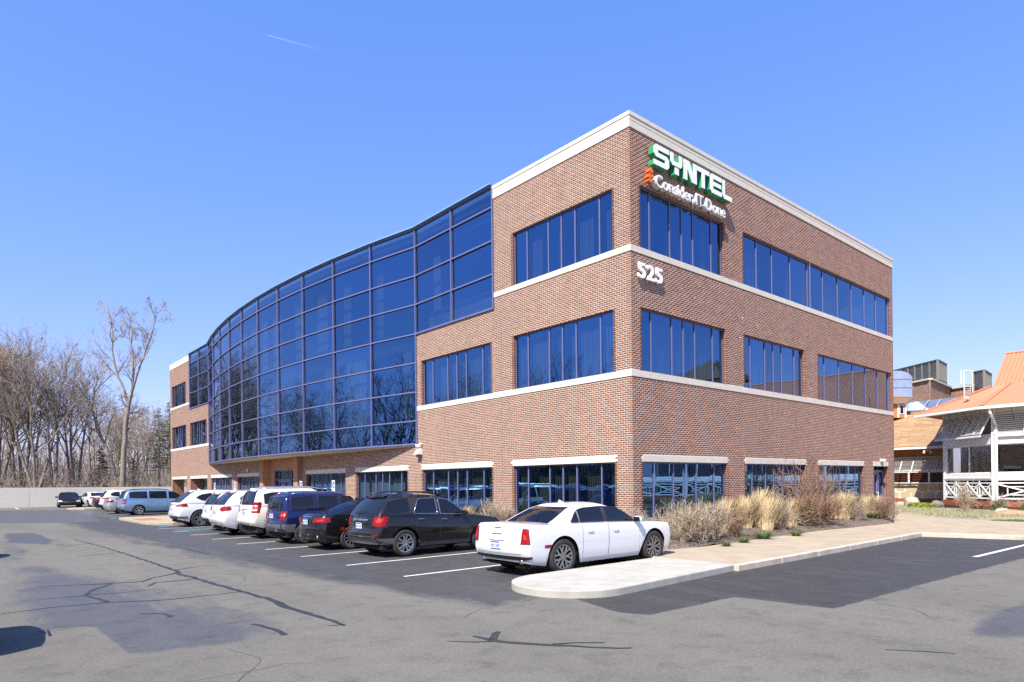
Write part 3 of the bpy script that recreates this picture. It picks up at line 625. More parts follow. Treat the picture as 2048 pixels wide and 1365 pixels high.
for a, b, z0, z1 in ((E0, E0+.68, 0, 2.23), (E0+.68, (E0+E1)/2, 0, 2.1), ((E0+E1)/2, E1-.68, 0, 2.1), (E1-.68, E1, 0, 2.23), (E0, E1, 2.31, 2.82)):
    MB().add([(.31, a+.04, z0), (.31, b-.04, z0), (.31, b-.04, z1), (.31, a+.04, z1)], [(0, 3, 2, 1)]).build('pane', GLASS, en)
# ---- open arcade at the far end: deep piers and set-back glass
pr = MB()
for b0, b1_ in ((43.55, 44.03), (48.88, 50.13), (54.95, 55.45)): pr.bx(.012, 1.0, b0, b1_, 0, lin[1])
prw = pr.build('arcade_pier', MORTAR, bld)
lo, hi, ti = [], [], []
for b0 in (43.55, 48.88, 54.95):
    b1_ = {43.55: 44.03, 48.88: 50.13, 54.95: 55.45}[b0]
    for k in range(int(lin[1]/COURSE)):
        for j in range(5):
            x0 = .015+j*BL-(k % 2)*BL/2; x0, x1 = max(x0, .012), min(x0+BL-BJ, 1.0)
            if x1-x0 < .03: continue
            for yy in (b0-.008, b1_-.02): lo.append((x0, yy, Z0C+k*COURSE+BJ)); hi.append((x1, yy+.028, Z0C+(k+1)*COURSE)); ti.append(rs.rand())
tag(link_mesh('bricks', boxes_mesh('bricks', np.array(lo), np.array(hi), np.array(ti), BRICK), prw), kind='stuff')
f = MB()
for b_ in (45.9, 47.2, 48.5): f.bx(.9, 1.0, b_-.04, b_+.04, 0, lin[0])
f.bx(.9, 1.0, 45.9, 48.87, lin[0]-.08, lin[0]); f = f.build('storefront', BLUEFRAME, bld)
MB().add([(.95, 45.9, 0), (.95, 48.87, 0), (.95, 48.87, lin[0]), (.95, 45.9, lin[0])], [(0, 3, 2, 1)]).build('pane', GLASS, f)
MB().bx(.3, 9, 43.8, LL-.05, lin[1]-.02, lin[1]+.1).build('arcade_ceiling', INTC, bld)
# ================================================================== signs and fittings on the walls
PLAST_W = pm('sign_white', (.86, .87, .90), .3, spec=.5); GREEN = pm('sign_green', (.035, .30, .13), .35); ORANGE = pm('sign_orange', (.75, .16, .03), .4)
sg = thing('company_sign', 'white and green block letters SYNTEL with smaller words below, above the corner window', 'sign')
def stroke_letter(name, polys, u0, z0, w, h, front, side, depth=.20, d0=.07):
    """block letter from rectangles/quads in unit coordinates; white face on a green return"""
    mb, fb = MB(), MB()
    for poly in polys:
        pr = [(u0+x*w, z0+y*h) for x, y in poly]; n = len(pr)
        mb.add([P3('R', u, d0, z) for u, z in pr]+[P3('R', u, d0+depth, z) for u, z in pr], [tuple(range(n-1, -1, -1)), tuple(range(n, 2*n))]+[(i, (i+1) % n, n+(i+1) % n, n+i) for i in range(n)])
        fb.add([P3('R', u, d0+depth+.0005, z) for u, z in pr]+[P3('R', u, d0+depth+.012, z) for u, z in pr], [tuple(range(n, 2*n))]+[(i, (i+1) % n, n+(i+1) % n, n+i) for i in range(n)])
    o = mb.build(name, side, sg); fb.build('letter_face', front, o); return o
def rc(x0, x1, y0, y1): return [(x0, y0), (x1, y0), (x1, y1), (x0, y1)]
T = .30
GL = {'S': [[(0, .86), (.14, 1), (1, 1), (1, .76), (.27, .76), (.27, .62), (.86, .62), (1, .48), (1, .14), (.86, 0), (0, 0), (0, .24), (.73, .24), (.73, .40), (.14, .40), (0, .54)]],
      'Y': [[(0, 1), (.26, 1), (.26, .62), (.72, .62), (.72, 1), (.98, 1), (.98, .54), (.84, .40), (.14, .40), (0, .54)], rc(.36, .68, 0, .33)],
      'N': [[(0, 0), (0, 1), (.42, 1), (.74, .42), (.74, 1), (1, 1), (1, 0), (.60, 0), (.26, .60), (.26, 0)]],
      'T': [[(-.12, .76), (-.12, 1), (1.02, 1), (1.02, .76), (.62, .76), (.62, 0), (.34, 0), (.34, .76)]],
      'E': [[(0, .14), (.14, 0), (1, 0), (1, .24), (.26, .24), (.26, .40), (.96, .40), (.96, .62), (.26, .62), (.26, .76), (1, .76), (1, 1), (.14, 1), (0, .86)]],
      'L': [[(0, .14), (.14, 0), (1.1, 0), (1.1, .24), (.26, .24), (.26, 1), (0, 1)]]}
x = .86
for ch, w_ in (('S', .80), ('Y', .66), ('N', .74), ('T', .66), ('E', .72), ('L', .54)):
    fixed = []
    for poly in GL[ch]:
        A = sum(poly[i][0]*poly[(i+1) % len(poly)][1]-poly[(i+1) % len(poly)][0]*poly[i][1] for i in range(len(poly)))
        fixed.append(poly if A > 0 else poly[::-1])
    stroke_letter('letter', fixed, x, 11.93, w_, .66, PLAST_W, GREEN); x += w_+.075
def text_mesh(s, size, extrude, offset=0., space=1.):
    cu = bpy.data.curves.new('txt', 'FONT'); cu.body = s; cu.size = size; cu.extrude = extrude; cu.offset = offset; cu.space_character = space; cu.resolution_u = 4
    o = bpy.data.objects.new('txt', cu); COL.objects.link(o); dg = bpy.context.evaluated_depsgraph_get(); me = bpy.data.meshes.new_from_object(o.evaluated_get(dg))
    bpy.data.objects.remove(o); xs_ = [v.co.x for v in me.vertices]; return me, min(xs_), max(xs_)
def put_text(s, u, z, size, depth, mat, par, target=None, off=0., name='letter', shear=0., d0=.06):
    """letters on the short wall, each its own object, starting at u and, if asked, stretched to a total width"""
    ms = []; tot = 0
    for ch in s:
        if ch == ' ': ms.append(None); tot += size*.26; continue
        me, a, b = text_mesh(ch, size, depth/2, off); ms.append((me, a, b)); tot += (b-a)+size*.07
    k = (target/tot) if target else 1.; x = u
    for m_ in ms:
        if m_ is None: x += size*.26*k; continue
        me, a, b = m_
        for v in me.vertices:
            X, Y, Z = v.co; v.co = (x+(X-a)*k+shear*Y, -(d0+depth/2+Z), z+Y)
        me.materials.clear(); me.materials.append(mat); link_mesh(name, me, par); x += (b-a)*k+size*.07*k
TAGW = pm('sign_white_grey', (.80, .79, .76), .4)
put_text('Consider IT Done', 1.02, 11.30, .56, .17, TAGW, sg, 4.08, off=.006, name='small_letter')
st = MB()
for cu_, cz_, r_ in ((.78, 11.70, .085), (.70, 11.50, .075), (.84, 11.52, .07), (.72, 11.38, .06)):
    st.box(P3('R', cu_, .16, cz_), (r_*2, .17, r_*.8)); st.box(P3('R', cu_, .16, cz_), (r_*.8, .175, r_*2))
st.build('orange_figure', ORANGE, sg)
nb = thing('address_numbers', 'thick white numerals 525 on the brick beside the building corner', 'sign')
put_text('525', .26, 8.30, .665, .07, PLAST_W, nb, 1.30, off=.018, name='numeral', d0=.04)
def fitting(name, label, cat, par_pts): pass
wl = thing('wall_light', 'white wedge shaped wall lamp on the brick just right of the glass front', 'lamp', (0, 11.98, 3.36)); wl.scale = (.8, .8, .8)
m = MB(); m.add([(-.02, -.19, .19), (-.02, .19, .19), (-.02, .19, -.17), (-.02, -.19, -.17), (-.13, -.19, .17), (-.13, .19, .17), (-.36, .19, -.15), (-.36, -.19, -.15)], [(0, 1, 2, 3), (4, 7, 6, 5), (0, 4, 5, 1), (2, 6, 7, 3), (0, 3, 7, 4), (1, 5, 6, 2)])
m.build('hood', WHITEP, wl); MB().bx(-.24, -.01, -.15, .15, -.30, -.175).build('lamp_box', pm('lamp_lens_dark', (.12, .11, .10), .4), wl)
sc_ = thing('security_camera', 'small white security camera with dark lens on the brick above the wedge shaped wall lamp', 'camera', (0, 11.83, 3.66))
MB().tube([(-.01, 0, .05), (-.12, 0, .05), (-.16, 0, -.02)], .035, 8).build('bracket', WHITEP, sc_); MB().box((-.17, .10, -.02), (.09, .24, .09), rz=.25).build('housing', WHITEP, sc_); MB().box((-.19, .235, -.02), (.07, .05, .07), rz=.25).build('lens', INTD, sc_)
dc = thing('door_camera', 'small white camera over the lintel of the side door at the right end', 'camera', (19.55, -.03, 2.86))
MB().box((0, -.10, .0), (.14, .24, .12)).build('housing', WHITEP, dc); MB().tube([(.05, -.06, -.05), (.12, -.05, -.28)], .02, 6).build('cable', INTD, dc)
for y, lab in ((-2.6, 'x'),): pass
vt = thing('wall_vent', 'small white vertical box on the shaded brick left of the entrance', 'vent', (-.01, 34.4, 3.0)); MB().box((-.03, 0, 0), (.07, .12, .22)).build('vent_box', WHITEP, vt)
# roof rail seen along the parapet top
# ---- accessible parking signs
SB = pm('sign_blue', (.06, .16, .50), .4); POST = pm('post_green', (.09, .10, .09), .5, metal=.3)
def ada(loc, label, s=1.):
    t = thing('parking_sign', label, 'sign', loc, group='accessible parking signs')
    MB().bar((0, 0, 0), (0, 0, 2.02), .05, .05).build('post', POST, t)
    p = MB().bx(-.045, -.032, -.165, .165, 1.36, 2.0).build('plate', PLAST_W, t)
    MB().bx(-.052, -.046, -.14, .14, 1.62, 1.96).build('blue_field', SB, p)
    k = MB(); ring = [(-.056, .02+.075*math.cos(a), 1.72+.075*math.sin(a)) for a in [math.radians(x) for x in range(150, 400, 25)]]
    k.tube(ring, .010, 5); k.tube([(-.056, .02, 1.88), (-.056, .03, 1.79), (-.056, -.05, 1.79), (-.056, -.075, 1.70)], .012, 5); k.box((-.056, .022, 1.905), (.012, .04, .04)); k.build('wheelchair_symbol', PLAST_W, p)
    MB().bx(-.05, -.046, -.12, .12, 1.43, 1.52).build('text_bar', SB, p)
    return t
def gpt(x, Y): v = at(x, 960, Y); return (v.x, v.y, HS)
for (px_, b_, lab) in ((668, 16.75, 'blue and white accessible parking sign before the windows right of the entrance'), (602.5, 20.6, 'accessible parking sign standing against the brick just right of the entrance pilaster'), (471.5, 31.1, 'accessible parking sign left of the entrance, between two lintelled windows'), (430.5, 35.4, 'farthest accessible parking sign, below the left end of the glass front')):
    # keep them on the kerb line, a = -1.9
    ada((-1.9, b_, HS), lab)
# ================================================================== vehicles
def paint(name, col, metal=0., rough=.28, flake=0.):
    m, nt, b = nodes(name); b.inputs['Base Color'].default_value = (*col, 1); b.inputs['Metallic'].default_value = metal; b.inputs['Roughness'].default_value = rough
    b.inputs['Coat Weight'].default_value = 1.; b.inputs['Specular IOR Level'].default_value = .5 if sum(col) > .3 else .15; b.inputs['Coat Roughness'].default_value = .03
    n = noise(nt, 1.3, 5, .65, coord='Object'); mr = N(nt, 'ShaderNodeMapRange', i_1=.35, i_2=.75, i_3=rough*.9, i_4=min(1, rough*1.5)); nt.links.new(n.outputs[0], mr.inputs[0]); nt.links.new(mr.outputs[0], b.inputs['Roughness'])
    return m
CARGLASS = pm('car_glass', (.008, .010, .014), .02, spec=.55); RUBBER = pm('tyre_rubber', (.022, .021, .020), .82, var=.35, vs=6, coord='Object'); BLACKP = pm('black_plastic', (.022, .022, .023), .55)
UNDER = pm('underbody', (.008, .008, .008), .9); CHROME = pm('chrome', (.75, .75, .76), .12, metal=1); ALLOY = pm('alloy', (.62, .63, .65), .28, metal=.9); ALLOYD = pm('alloy_dark', (.27, .27, .28), .22, metal=.8)
REDL = pm('tail_lens', (.26, .006, .008), .28, spec=.3); CLEARL = pm('clear_lens', (.65, .66, .68), .1, coat=1); LAMPC = pm('lamp_core', (.42, .03, .03), .3); PLATE = pm('plate_white', (.66, .70, .76), .4); PLATEB = pm('plate_blue', (.06, .14, .45), .4); SEAM = pm('panel_gap', (.05, .05, .052), .8)
GREYP = pm('grey_bumper', (.10, .10, .105), .6)
WHEELS = {}
def wheel_meshes(Rw, style, mat):
    key = (round(Rw, 3), style, mat.name)
    if key in WHEELS: return WHEELS[key]
    rr = Rw*(.70 if style != 'steel' else .66); wdt = .115
    ty = MB(); ty.lathe([(rr, -wdt*.8), (rr+.015, -wdt), (rr+(Rw-rr)*.55, -wdt*1.06), (Rw-.022, -wdt*.95), (Rw-.004, -wdt*.70), (Rw, -.03), (Rw, .03), (Rw-.004, wdt*.70), (Rw-.022, wdt*.95), (rr+(Rw-rr)*.55, wdt*1.06), (rr+.015, wdt), (rr, wdt*.8)], 40, axis='Y')
    rm = MB(); rm.lathe([(rr+.004, -wdt*.75), (rr-.012, -wdt*.86), (rr-.028, -wdt*.80), (rr-.034, -wdt*.2), (rr-.05, wdt*.5)], 40, axis='Y')
    n, split = {'five': (5, 1), 'ten': (10, 0), 'six': (6, 0), 'yspoke': (7, 1), 'steel': (9, 0), 'split5': (5, 2)}[style]
    for k in range(n):
        a = 2*math.pi*k/n+.3
        def pt(r_, off, y): return (r_*math.cos(a)-off*math.sin(a), y, r_*math.sin(a)+off*math.cos(a))
        if split == 0: rm.bar(pt(.05, 0, -wdt*.62), pt(rr-.015, 0, -wdt*.72), .055 if n < 8 else .034, .03, upv=(0, 1, 0))
        elif split == 1:
            rm.bar(pt(.05, 0, -wdt*.60), pt(rr*.52, 0, -wdt*.66), .05, .03, upv=(0, 1, 0))
            for s_ in (-1, 1): rm.bar(pt(rr*.45, 0, -wdt*.65), pt(rr-.015, s_*rr*.26, -wdt*.74), .036, .03, upv=(0, 1, 0))
        else:
            for s_ in (-1, 1): rm.bar(pt(.05, s_*.02, -wdt*.60), pt(rr-.015, s_*.055, -wdt*.74), .042, .03, upv=(0, 1, 0))
    rm.lathe([(.0, -wdt*.74), (.035, -wdt*.74), (.065, -wdt*.66), (.07, -wdt*.4)], 20, axis='Y')
    hb = MB(); hb.lathe([(0.02, -.035), (rr*.62, -.035), (rr*.64, 0), (rr-.04, .02), (rr-.03, .06)], 28, axis='Y')
    for k in range(5): a = 2*math.pi*k/5; hb.box((.045*math.cos(a), -wdt*.70, .045*math.sin(a)), (.016, .02, .016))
    WHEELS[key] = (ty.mesh('tyre', RUBBER, True, 35), rm.mesh('rim', mat, True, 35), hb.mesh('wheel', pm('brake_disc', (.016, .016, .016), .6), True, 35)); return WHEELS[key]
PLATE_BG = None
def car(name, label, cat, sp, body_mat, loc, rz=0, group=None):
    S = dict(W=.92, rw=.34, arch=.06, bow=.10, rc=.16, bowf=.22, rcf=.22, grc=.14, gbow=.10, gbowf=.22, grcf=.12, crown=.05, wheel='five', wmat=ALLOY, lower=None, chrome=False,
             sec=[(0, .92), (.12, .965), (.40, 1.0), (.62, .995), (.85, .965), (1, .93)], plan=[(0, .93), (.5, .975), (1.2, 1.0), (3.4, 1.0), (4.3, .97), (5.0, .93)], deckcrown=.035)
    S.update(sp); L, W, H = S['L'], S['W'], S['H']; Rw = S['rw']; Ra = Rw+S['arch']
    zb0 = smooth_f(S['bot']); zsh = smooth_f(S['sh'], .12); plan = smooth_f(S['plan'], .15); sec = smooth_f(S['sec'], .05); rp = smooth_f(S['rear'], .05); fp = smooth_f(S['front'], .06)
    zrf = smooth_f(S['roof'], .15); gr = smooth_f(S['gr'], .05); gf = smooth_f(S['gf'], .05); gw = smooth_f(S['gw'], .06)
    axl = S['axles']
    def zb(x):
        x = np.asarray(x, float); z = zb0(x)
        for ax in axl:
            d = np.abs(x-ax); z = np.where(d < Ra, np.maximum(z, Rw+np.sqrt(np.maximum(Ra*Ra-d*d, 0))), z)
        return z
    root = thing(name, label, cat, loc, rz, group)
    # ---- lower shell
    nr, nc = 8, 7
    def ends(t):
        xr, xf = float(rp(t)), L-float(fp(t)); w = W*float(sec(t)); wr = w*float(plan(xr+.15)); wf = w*float(plan(xf-.2)); return xr, xf, wr, wf
    xr0, xf0, _, _ = ends(0); X0, X1 = xr0+S['bow']+S['rc'], xf0-S['bowf']-S['rcf']
    side = set(np.linspace(X0, X1, 34))
    for ax in axl:
        for th in np.linspace(0, math.pi, 21): side.add(ax-(Ra-.0005)*math.cos(th))
        side |= {ax-Ra-.002, ax+Ra+.002}
    side = np.array(sorted(v for v in side if X0 <= v <= X1)); keep = np.concatenate([[True], np.diff(side) > 1e-4]); side = side[keep]
    def loop(xr, xf, wr, wf, yfun, bow, rc, bowf, rcf, nside):
        x, y = [], []
        for e in np.linspace(0, 1, nr): yy = (wr-rc)*e; x.append(xr+bow*(yy/wr)**2); y.append(yy)
        bx = x[-1]
        for th in np.linspace(0, math.pi/2, nc+1)[1:]: x.append(bx+rc*(1-math.cos(th))); y.append((wr-rc)+rc*math.sin(th))
        s0 = x[-1]; fx = []
        for e in np.linspace(0, 1, nr): yy = (wf-rcf)*e; fx.append((xf-bowf*(yy/wf)**2, yy))
        cx = fx[-1][0]; fc = [(cx-rcf*(1-math.cos(th)), (wf-rcf)+rcf*math.sin(th)) for th in np.linspace(0, math.pi/2, nc+1)[1:]]
        s1 = fc[-1][0]; xs_ = s0+(nside-nside[0])/(nside[-1]-nside[0])*(s1-s0)
        for v in xs_[1:-1]: x.append(v); y.append(float(yfun(v)))
        for v in reversed(fc): x.append(v[0]); y.append(v[1])
        for v in reversed(fx): x.append(v[0]); y.append(v[1])
        return np.array(x), np.array(y)
    TT = [0, .06, .14, .24, .34, .44, .54, .64, .74, .83, .90, .96, 1.0]; G = []
    for t in TT:
        xr, xf, wr, wf = ends(t); x, y = loop(xr, xf, wr, wf, lambda v: 0, S['bow'], S['rc'], S['bowf'], S['rcf'], side)
        zz = zb(x)+(zsh(x)-zb(x))*t; zn = np.clip((zz-zb0(x))/(zsh(x)-zb0(x)), 0, 1)
        i0, i1 = nr+nc, len(x)-nr-nc; ys_ = W*sec(zn)*plan(x); y[i0:i1] = ys_[i0:i1]
        # blend the corners so that they meet the side
        for i in list(range(nr, i0))+list(range(i1, len(x)-nr)):
            y[i] = y[i]*(W*float(sec(zn[i])))/(W*float(sec(t)))
        G.append(np.stack([x, y, zz], 1))
    mb = MB(); mb.grid(G); mb.grid([g*np.array([1, -1, 1]) for g in G], flip=True)
    top = G[-1]; D = []
    for j in np.linspace(1, 0, 7):
        g = top.copy(); g[:, 1] *= j; w_ = np.maximum(top[:, 1], 1e-6); g[:, 2] = top[:, 2]+S['deckcrown']*np.minimum(1, top[:, 1]/.5)*(1-j**2)**.8; D.append(g)
    mb.grid(D); mb.grid([g*np.array([1, -1, 1]) for g in D], flip=True)
    # ---- upper shell
    VV = [0, .12, .3, .5, .68, .82, .91, .965, 1.0]; U = []
    def gz(x, v): return (zsh(x)-.012)+(zrf(x)-(zsh(x)-.012))*v
    gplan = smooth_f([(float(gr(0)), .95), (float(gr(0))+.8, .995), ((float(gr(0))+float(gf(0)))/2, 1), (float(gf(0))-.7, .985), (float(gf(0)), .94)], .2)
    ns = np.linspace(0, 1, 26)
    for v in VV:
        xr, xf = float(gr(v)), float(gf(v)); w = float(gw(v)); x, y = loop(xr, xf, w*.95, w*.94, lambda q: w*gplan(q), S['gbow'], S['grc'], S['gbowf'], S['grcf'], ns)
        U.append(np.stack([x, y, gz(x, v)], 1))
    mb.grid(U); mb.grid([g*np.array([1, -1, 1]) for g in U], flip=True)
    top = U[-1]; D = []
    for j in np.linspace(1, 0, 6):
        g = top.copy(); g[:, 1] *= j; g[:, 2] = top[:, 2]+S['crown']*(1-j**2); D.append(g)
    mb.grid(D); mb.grid([g*np.array([1, -1, 1]) for g in D], flip=True)
    mb.build('body', body_mat, root, smooth=True, sharp=38)
    # ---- patches lying on the shells
    def low(x, z):                                                     # side of the lower shell
        zn = np.clip((z-zb0(x))/(zsh(x)-zb0(x)), 0, 1); return float(W*sec(zn)*plan(x))
    def rear_pt(sg, z, front=False):
        xg = .15 if not front else L-.2
        for _ in range(3):
            zn = float(np.clip((z-zb0(xg))/(zsh(xg)-zb0(xg)), 0, 1)); xr, xf, wr, wf = ends(zn)
            w, rc_, bw = (wr, S['rc'], S['bow']) if not front else (wf, S['rcf'], S['bowf'])
            if sg < w-rc_: y = sg; dx = bw*(y/w)**2
            elif sg < w-rc_+rc_*math.pi/2: th = (sg-(w-rc_))/rc_; y = (w-rc_)+rc_*math.sin(th); dx = bw*((w-rc_)/w)**2+rc_*(1-math.cos(th))
            else: dx = bw*((w-rc_)/w)**2+rc_+(sg-(w-rc_)-rc_*math.pi/2); y = None
            xg = xr+dx if not front else xf-dx
        if y is None: y = low(xg, z)
        return Vector((xg, y, z))
    def up(x, v): w = float(gw(v)); return Vector((x, w*float(gplan(x)), float(gz(x, v))))
    def upr(e, v, front=False):
        w = float(gw(v))*.95; y = e*(w-S['grc']*.5)
        if not front: x = float(gr(v))+S['gbow']*(y/w)**2
        else: x = float(gf(v))-S['gbowf']*(y/w)**2
        return Vector((x, y, float(gz(x, v))))
    def patch(P, off, name_, mat, par, sides=(1, -1), thick=.0, smooth=True):
        n, m = len(P), len(P[0]); Q = [[None]*m for _ in range(n)]
        for i in range(n):
            for j in range(m):
                du = P[min(i+1, n-1)][j]-P[max(i-1, 0)][j]; dv = P[i][min(j+1, m-1)]-P[i][max(j-1, 0)]; nn = du.cross(dv); nn.normalize()
                if (nn.y if abs(nn.y) > .3 else (nn.x*(1 if P[i][j].x > L/2 else -1))) < 0: nn = -nn
                Q[i][j] = P[i][j]+nn*off
        # rim back to the surface so that the patch has thickness
        out = []
        for s in sides:
            b_ = MB(); A = [[Vector((p.x, p.y*s, p.z)) for p in r] for r in Q]; a_, b2_, c_ = A[0][0], A[1][0], A[0][1]
            fn = (c_-a_).cross(b2_-a_); outw = Vector((0, s, 0)) if abs(fn.normalized().y) > .3 else Vector((1 if a_.x > L/2 else -1, 0, 0))
            b_.grid(A, flip=(fn.dot(outw) < 0)); out.append(b_.build(name_, mat, par, smooth=smooth))
        return out
    def side_patch(x0f, x1f, z0f, z1f, off, name_, mat, par=root, nx=10, nz=8, sides=(1, -1)):
        P = []
        for j in range(nz):
            row = []
            for i in range(nx):
                # z range at this column, x range at this row
                t = j/(nz-1); xm0, xm1 = x0f(t), x1f(t); x = xm0+(xm1-xm0)*i/(nx-1); z = z0f(x)+(z1f(x)-z0f(x))*t; row.append(Vector((x, low(x, z), z)))
            P.append(row)
        return patch(P, off, name_, mat, par, sides)
    def rear_patch(s0, s1, z0, z1, off, name_, mat, par=root, sides=(1, -1), ns_=9, nz=9, front=False, shape=None):
        """s0, s1, z0, z1 may be numbers or pairs (bottom/top, inner/outer)"""
        pr = lambda v: v if hasattr(v, '__len__') else (v, v); s0, s1, z0, z1 = pr(s0), pr(s1), pr(z0), pr(z1); P = []
        for j in range(nz):
            t = j/(nz-1); row = []
            for i in range(ns_):
                u = i/(ns_-1); a = s0[0]+(s0[1]-s0[0])*t; b_ = s1[0]+(s1[1]-s1[0])*t; za = z0[0]+(z0[1]-z0[0])*u; zb_ = z1[0]+(z1[1]-z1[0])*u
                uu = .5+(u-.5)*(max(.12, 1-(2*t-1)**2)**.5 if shape == 'oval' else 1); row.append(rear_pt(a+(b_-a)*uu, za+(zb_-za)*t, front))
            P.append(row)
        return patch(P, off, name_, mat, par, sides)
    def center_patch(sw, z0, z1, off, name_, mat, par=root, front=False):
        P = []
        for j in range(4):
            z = z0+(z1-z0)*j/3; P.append([Vector((rear_pt(abs(s), z, front).x, math.copysign(rear_pt(abs(s), z, front).y, s), z)) for s in np.linspace(-sw, sw, 13)])
        n = [[p.copy() for p in r] for r in P]
        sg = -1 if not front else 1
        b_ = MB(); A = [[p+Vector((sg*off, 0, 0)) for p in r] for r in n]; b_.grid(A, flip=(not front)); return b_.build(name_, mat, par, smooth=True)
    beltz = lambda x: float(zsh(x))
    # doors with gaps, handles
    for di, (xa, xb) in enumerate(S['doors']):
        ax = axl[0]
        def x0f(t, xa=xa, di=di):
            if di == 0 and S.get('cut', True):                          # rear door follows the wheel arch
                z = S['sill']+t*(beltz(xa+.2)-S['sill']); d = Ra+.05; zz = z-Rw
                return max(xa, ax+math.sqrt(max(d*d-zz*zz, 0))) if abs(zz) < d else xa
            return xa
        for dx, off, nm, mt in ((.006, .0015, 'door_gap', SEAM), (0, .0045, 'door', body_mat)):
            ds = side_patch(lambda t: x0f(t)-dx, lambda t: xb+dx, lambda x: S['sill']-dx, lambda x: beltz(x)-.018, off, nm, mt, nx=9, nz=12)
        for d, s in zip(ds, (1, -1)):
            hx = xa+.16 if S.get('hpos') is None else S['hpos'][di]; hz = beltz(hx)-S.get('hz', .13); y = low(hx, hz)
            m_ = MB(); m_.tube([(hx-.09, s*(y+.004), hz), (hx-.08, s*(y+.024), hz), (hx+.08, s*(y+.024), hz), (hx+.09, s*(y+.004), hz)], [.008, .010, .010, .008], 7)
            m_.build('handle', CHROME if S['chrome'] else body_mat, d, smooth=True)
    # side glass
    for gi_, pts_ in enumerate(S['glass']):
        P = []
        x_ = np.linspace(pts_[0][0], pts_[-1][0], 12); lo_ = np.interp(x_, [p[0] for p in pts_], [p[1] for p in pts_]); hi_ = np.interp(x_, [p[0] for p in pts_], [p[2] for p in pts_])
        for j in range(7): P.append([up(float(x), float(l+(h-l)*j/6)) for x, l, h in zip(x_, lo_, hi_)])
        ws = patch(P, .006, 'side_window', CARGLASS, root)
        if (S['chrome'] and gi_) or S.get('trim'):
            for w_, s in zip(ws, (1, -1)):
                bp = [P[0][i] for i in range(12)]+[P[j][11] for j in range(1, 7)]+[P[6][i] for i in range(10, -1, -1)]+[P[j][0] for j in range(5, -1, -1)]
                MB().tube([(p.x, s*(p.y+.006), p.z) for p in bp], .009 if S['chrome'] else .011, 5, cap=False).build('window_trim', CHROME if S['chrome'] else BLACKP, w_, smooth=True)
    if S.get('blackout'):
        x_ = np.linspace(S['blackout'][0], S['blackout'][1], 12); P = [[up(float(x), v) for x in x_] for v in np.linspace(S['blackout'][2], S['blackout'][3], 7)]; patch(P, .003, 'pillar_trim', BLACKP, root)
    for nm, (v0, v1, e), fr_ in (('rear_window', S['rg'], False), ('windshield', S['wg'], True)):
        P = [[upr(float(ee), v, fr_) for ee in np.linspace(-e, e, 13)] for v in np.linspace(v0, v1, 9)]
        b_ = MB(); A = []
        for i, r_ in enumerate(P):
            row = []
            for j, p in enumerate(r_):
                du = P[min(i+1, 8)][j]-P[max(0, i-1)][j]; dv = r_[min(j+1, 12)]-r_[max(0, j-1)]; nn = du.cross(dv).normalized()
                if nn.z < 0 and abs(nn.z) > .05 or (abs(nn.z) <= .05 and nn.x*(1 if fr_ else -1) < 0): nn = -nn
                row.append(p+nn*.006)
            A.append(row)
        q = (A[0][1]-A[0][0]).cross(A[1][0]-A[0][0]); b_.grid(A, flip=(q.z < 0)); gl = b_.build(nm, CARGLASS, root, smooth=True)
        if nm == 'rear_window' and S.get('wiper'):
            p, q = A[0][8]+Vector((-.03, 0, .03)), A[1][4]+Vector((-.03, 0, .05)); MB().tube([p, q], [.016, .008], 6).build('wiper', BLACKP, gl)
    # lamps
    for (s0, s1, z0, z1, mt, *sh_) in S['tail']:
        if mt is REDL and not sh_: rear_patch(*[tuple(np.array(q if hasattr(q, '__len__') else (q, q))+e) for q, e in ((s0, -.014), (s1, .014), (z0, -.012), (z1, .012))], .006, 'lamp_surround', BLACKP)
        rear_patch(s0, s1, z0, z1, .010, 'tail_light', mt, shape=sh_[0] if sh_ else None)
        if mt is REDL and s1 is not None and not sh_: q0, q1 = [np.array(q if hasattr(q, '__len__') else (q, q)) for q in (s0, s1)]; g0, g1 = [np.array(q if hasattr(q, '__len__') else (q, q)) for q in (z0, z1)]; rear_patch(tuple(q0+(q1-q0)*.25), tuple(q0+(q1-q0)*.7), tuple(g0+(g1-g0)*.3), tuple(g0+(g1-g0)*.62), .0125, 'lamp_core', LAMPC)
    for (s0, s1, z0, z1, mt) in S.get('head', []): rear_patch(s0, s1, z0, z1, .008, 'headlight', mt, front=True)
    for (sw, z0, z1, mt, nm) in S.get('rearbars', []): center_patch(sw, z0, z1, .009, nm, mt)
    for (sw, z0, z1, mt, nm) in S.get('frontbars', []): center_patch(sw, z0, z1, .012, nm, mt, front=True)
    zs_ = S['plate']-.17; center_patch(S['W']*.74, zs_-.004, zs_+.004, .004, 'tailgate_gap', SEAM)
    for (s0, s1, z0, z1, mt, nm) in S.get('rearcorner', []): rear_patch(s0, s1, z0, z1, .007, nm, mt)
    if S.get('cladding'):
        for (xa, xb, za, zc) in S['cladding']: side_patch(lambda t: xa, lambda t: xb, lambda x: za, lambda x: zc, .008, 'rocker_trim', BLACKP if S['lower'] is None else S['lower'])
    pz, ph, pw = S['plate'], .075, .155
    px_ = rear_pt(0, pz).x-.022
    pl_ = MB().box((px_, 0, pz), (.012, pw*2, ph*2)).build('licence_plate', PLATE, root); MB().box((px_-.007, 0, pz+.055), (.004, pw*2-.02, .03)).build('plate_band', PLATEB, pl_)
    tx = MB()
    for k in range(6): tx.box((px_-.007, -.115+k*.046+(.012 if k > 2 else -.012), pz-.018), (.004, .026, .07))
    tx.build('plate_text', PLATEB, pl_)
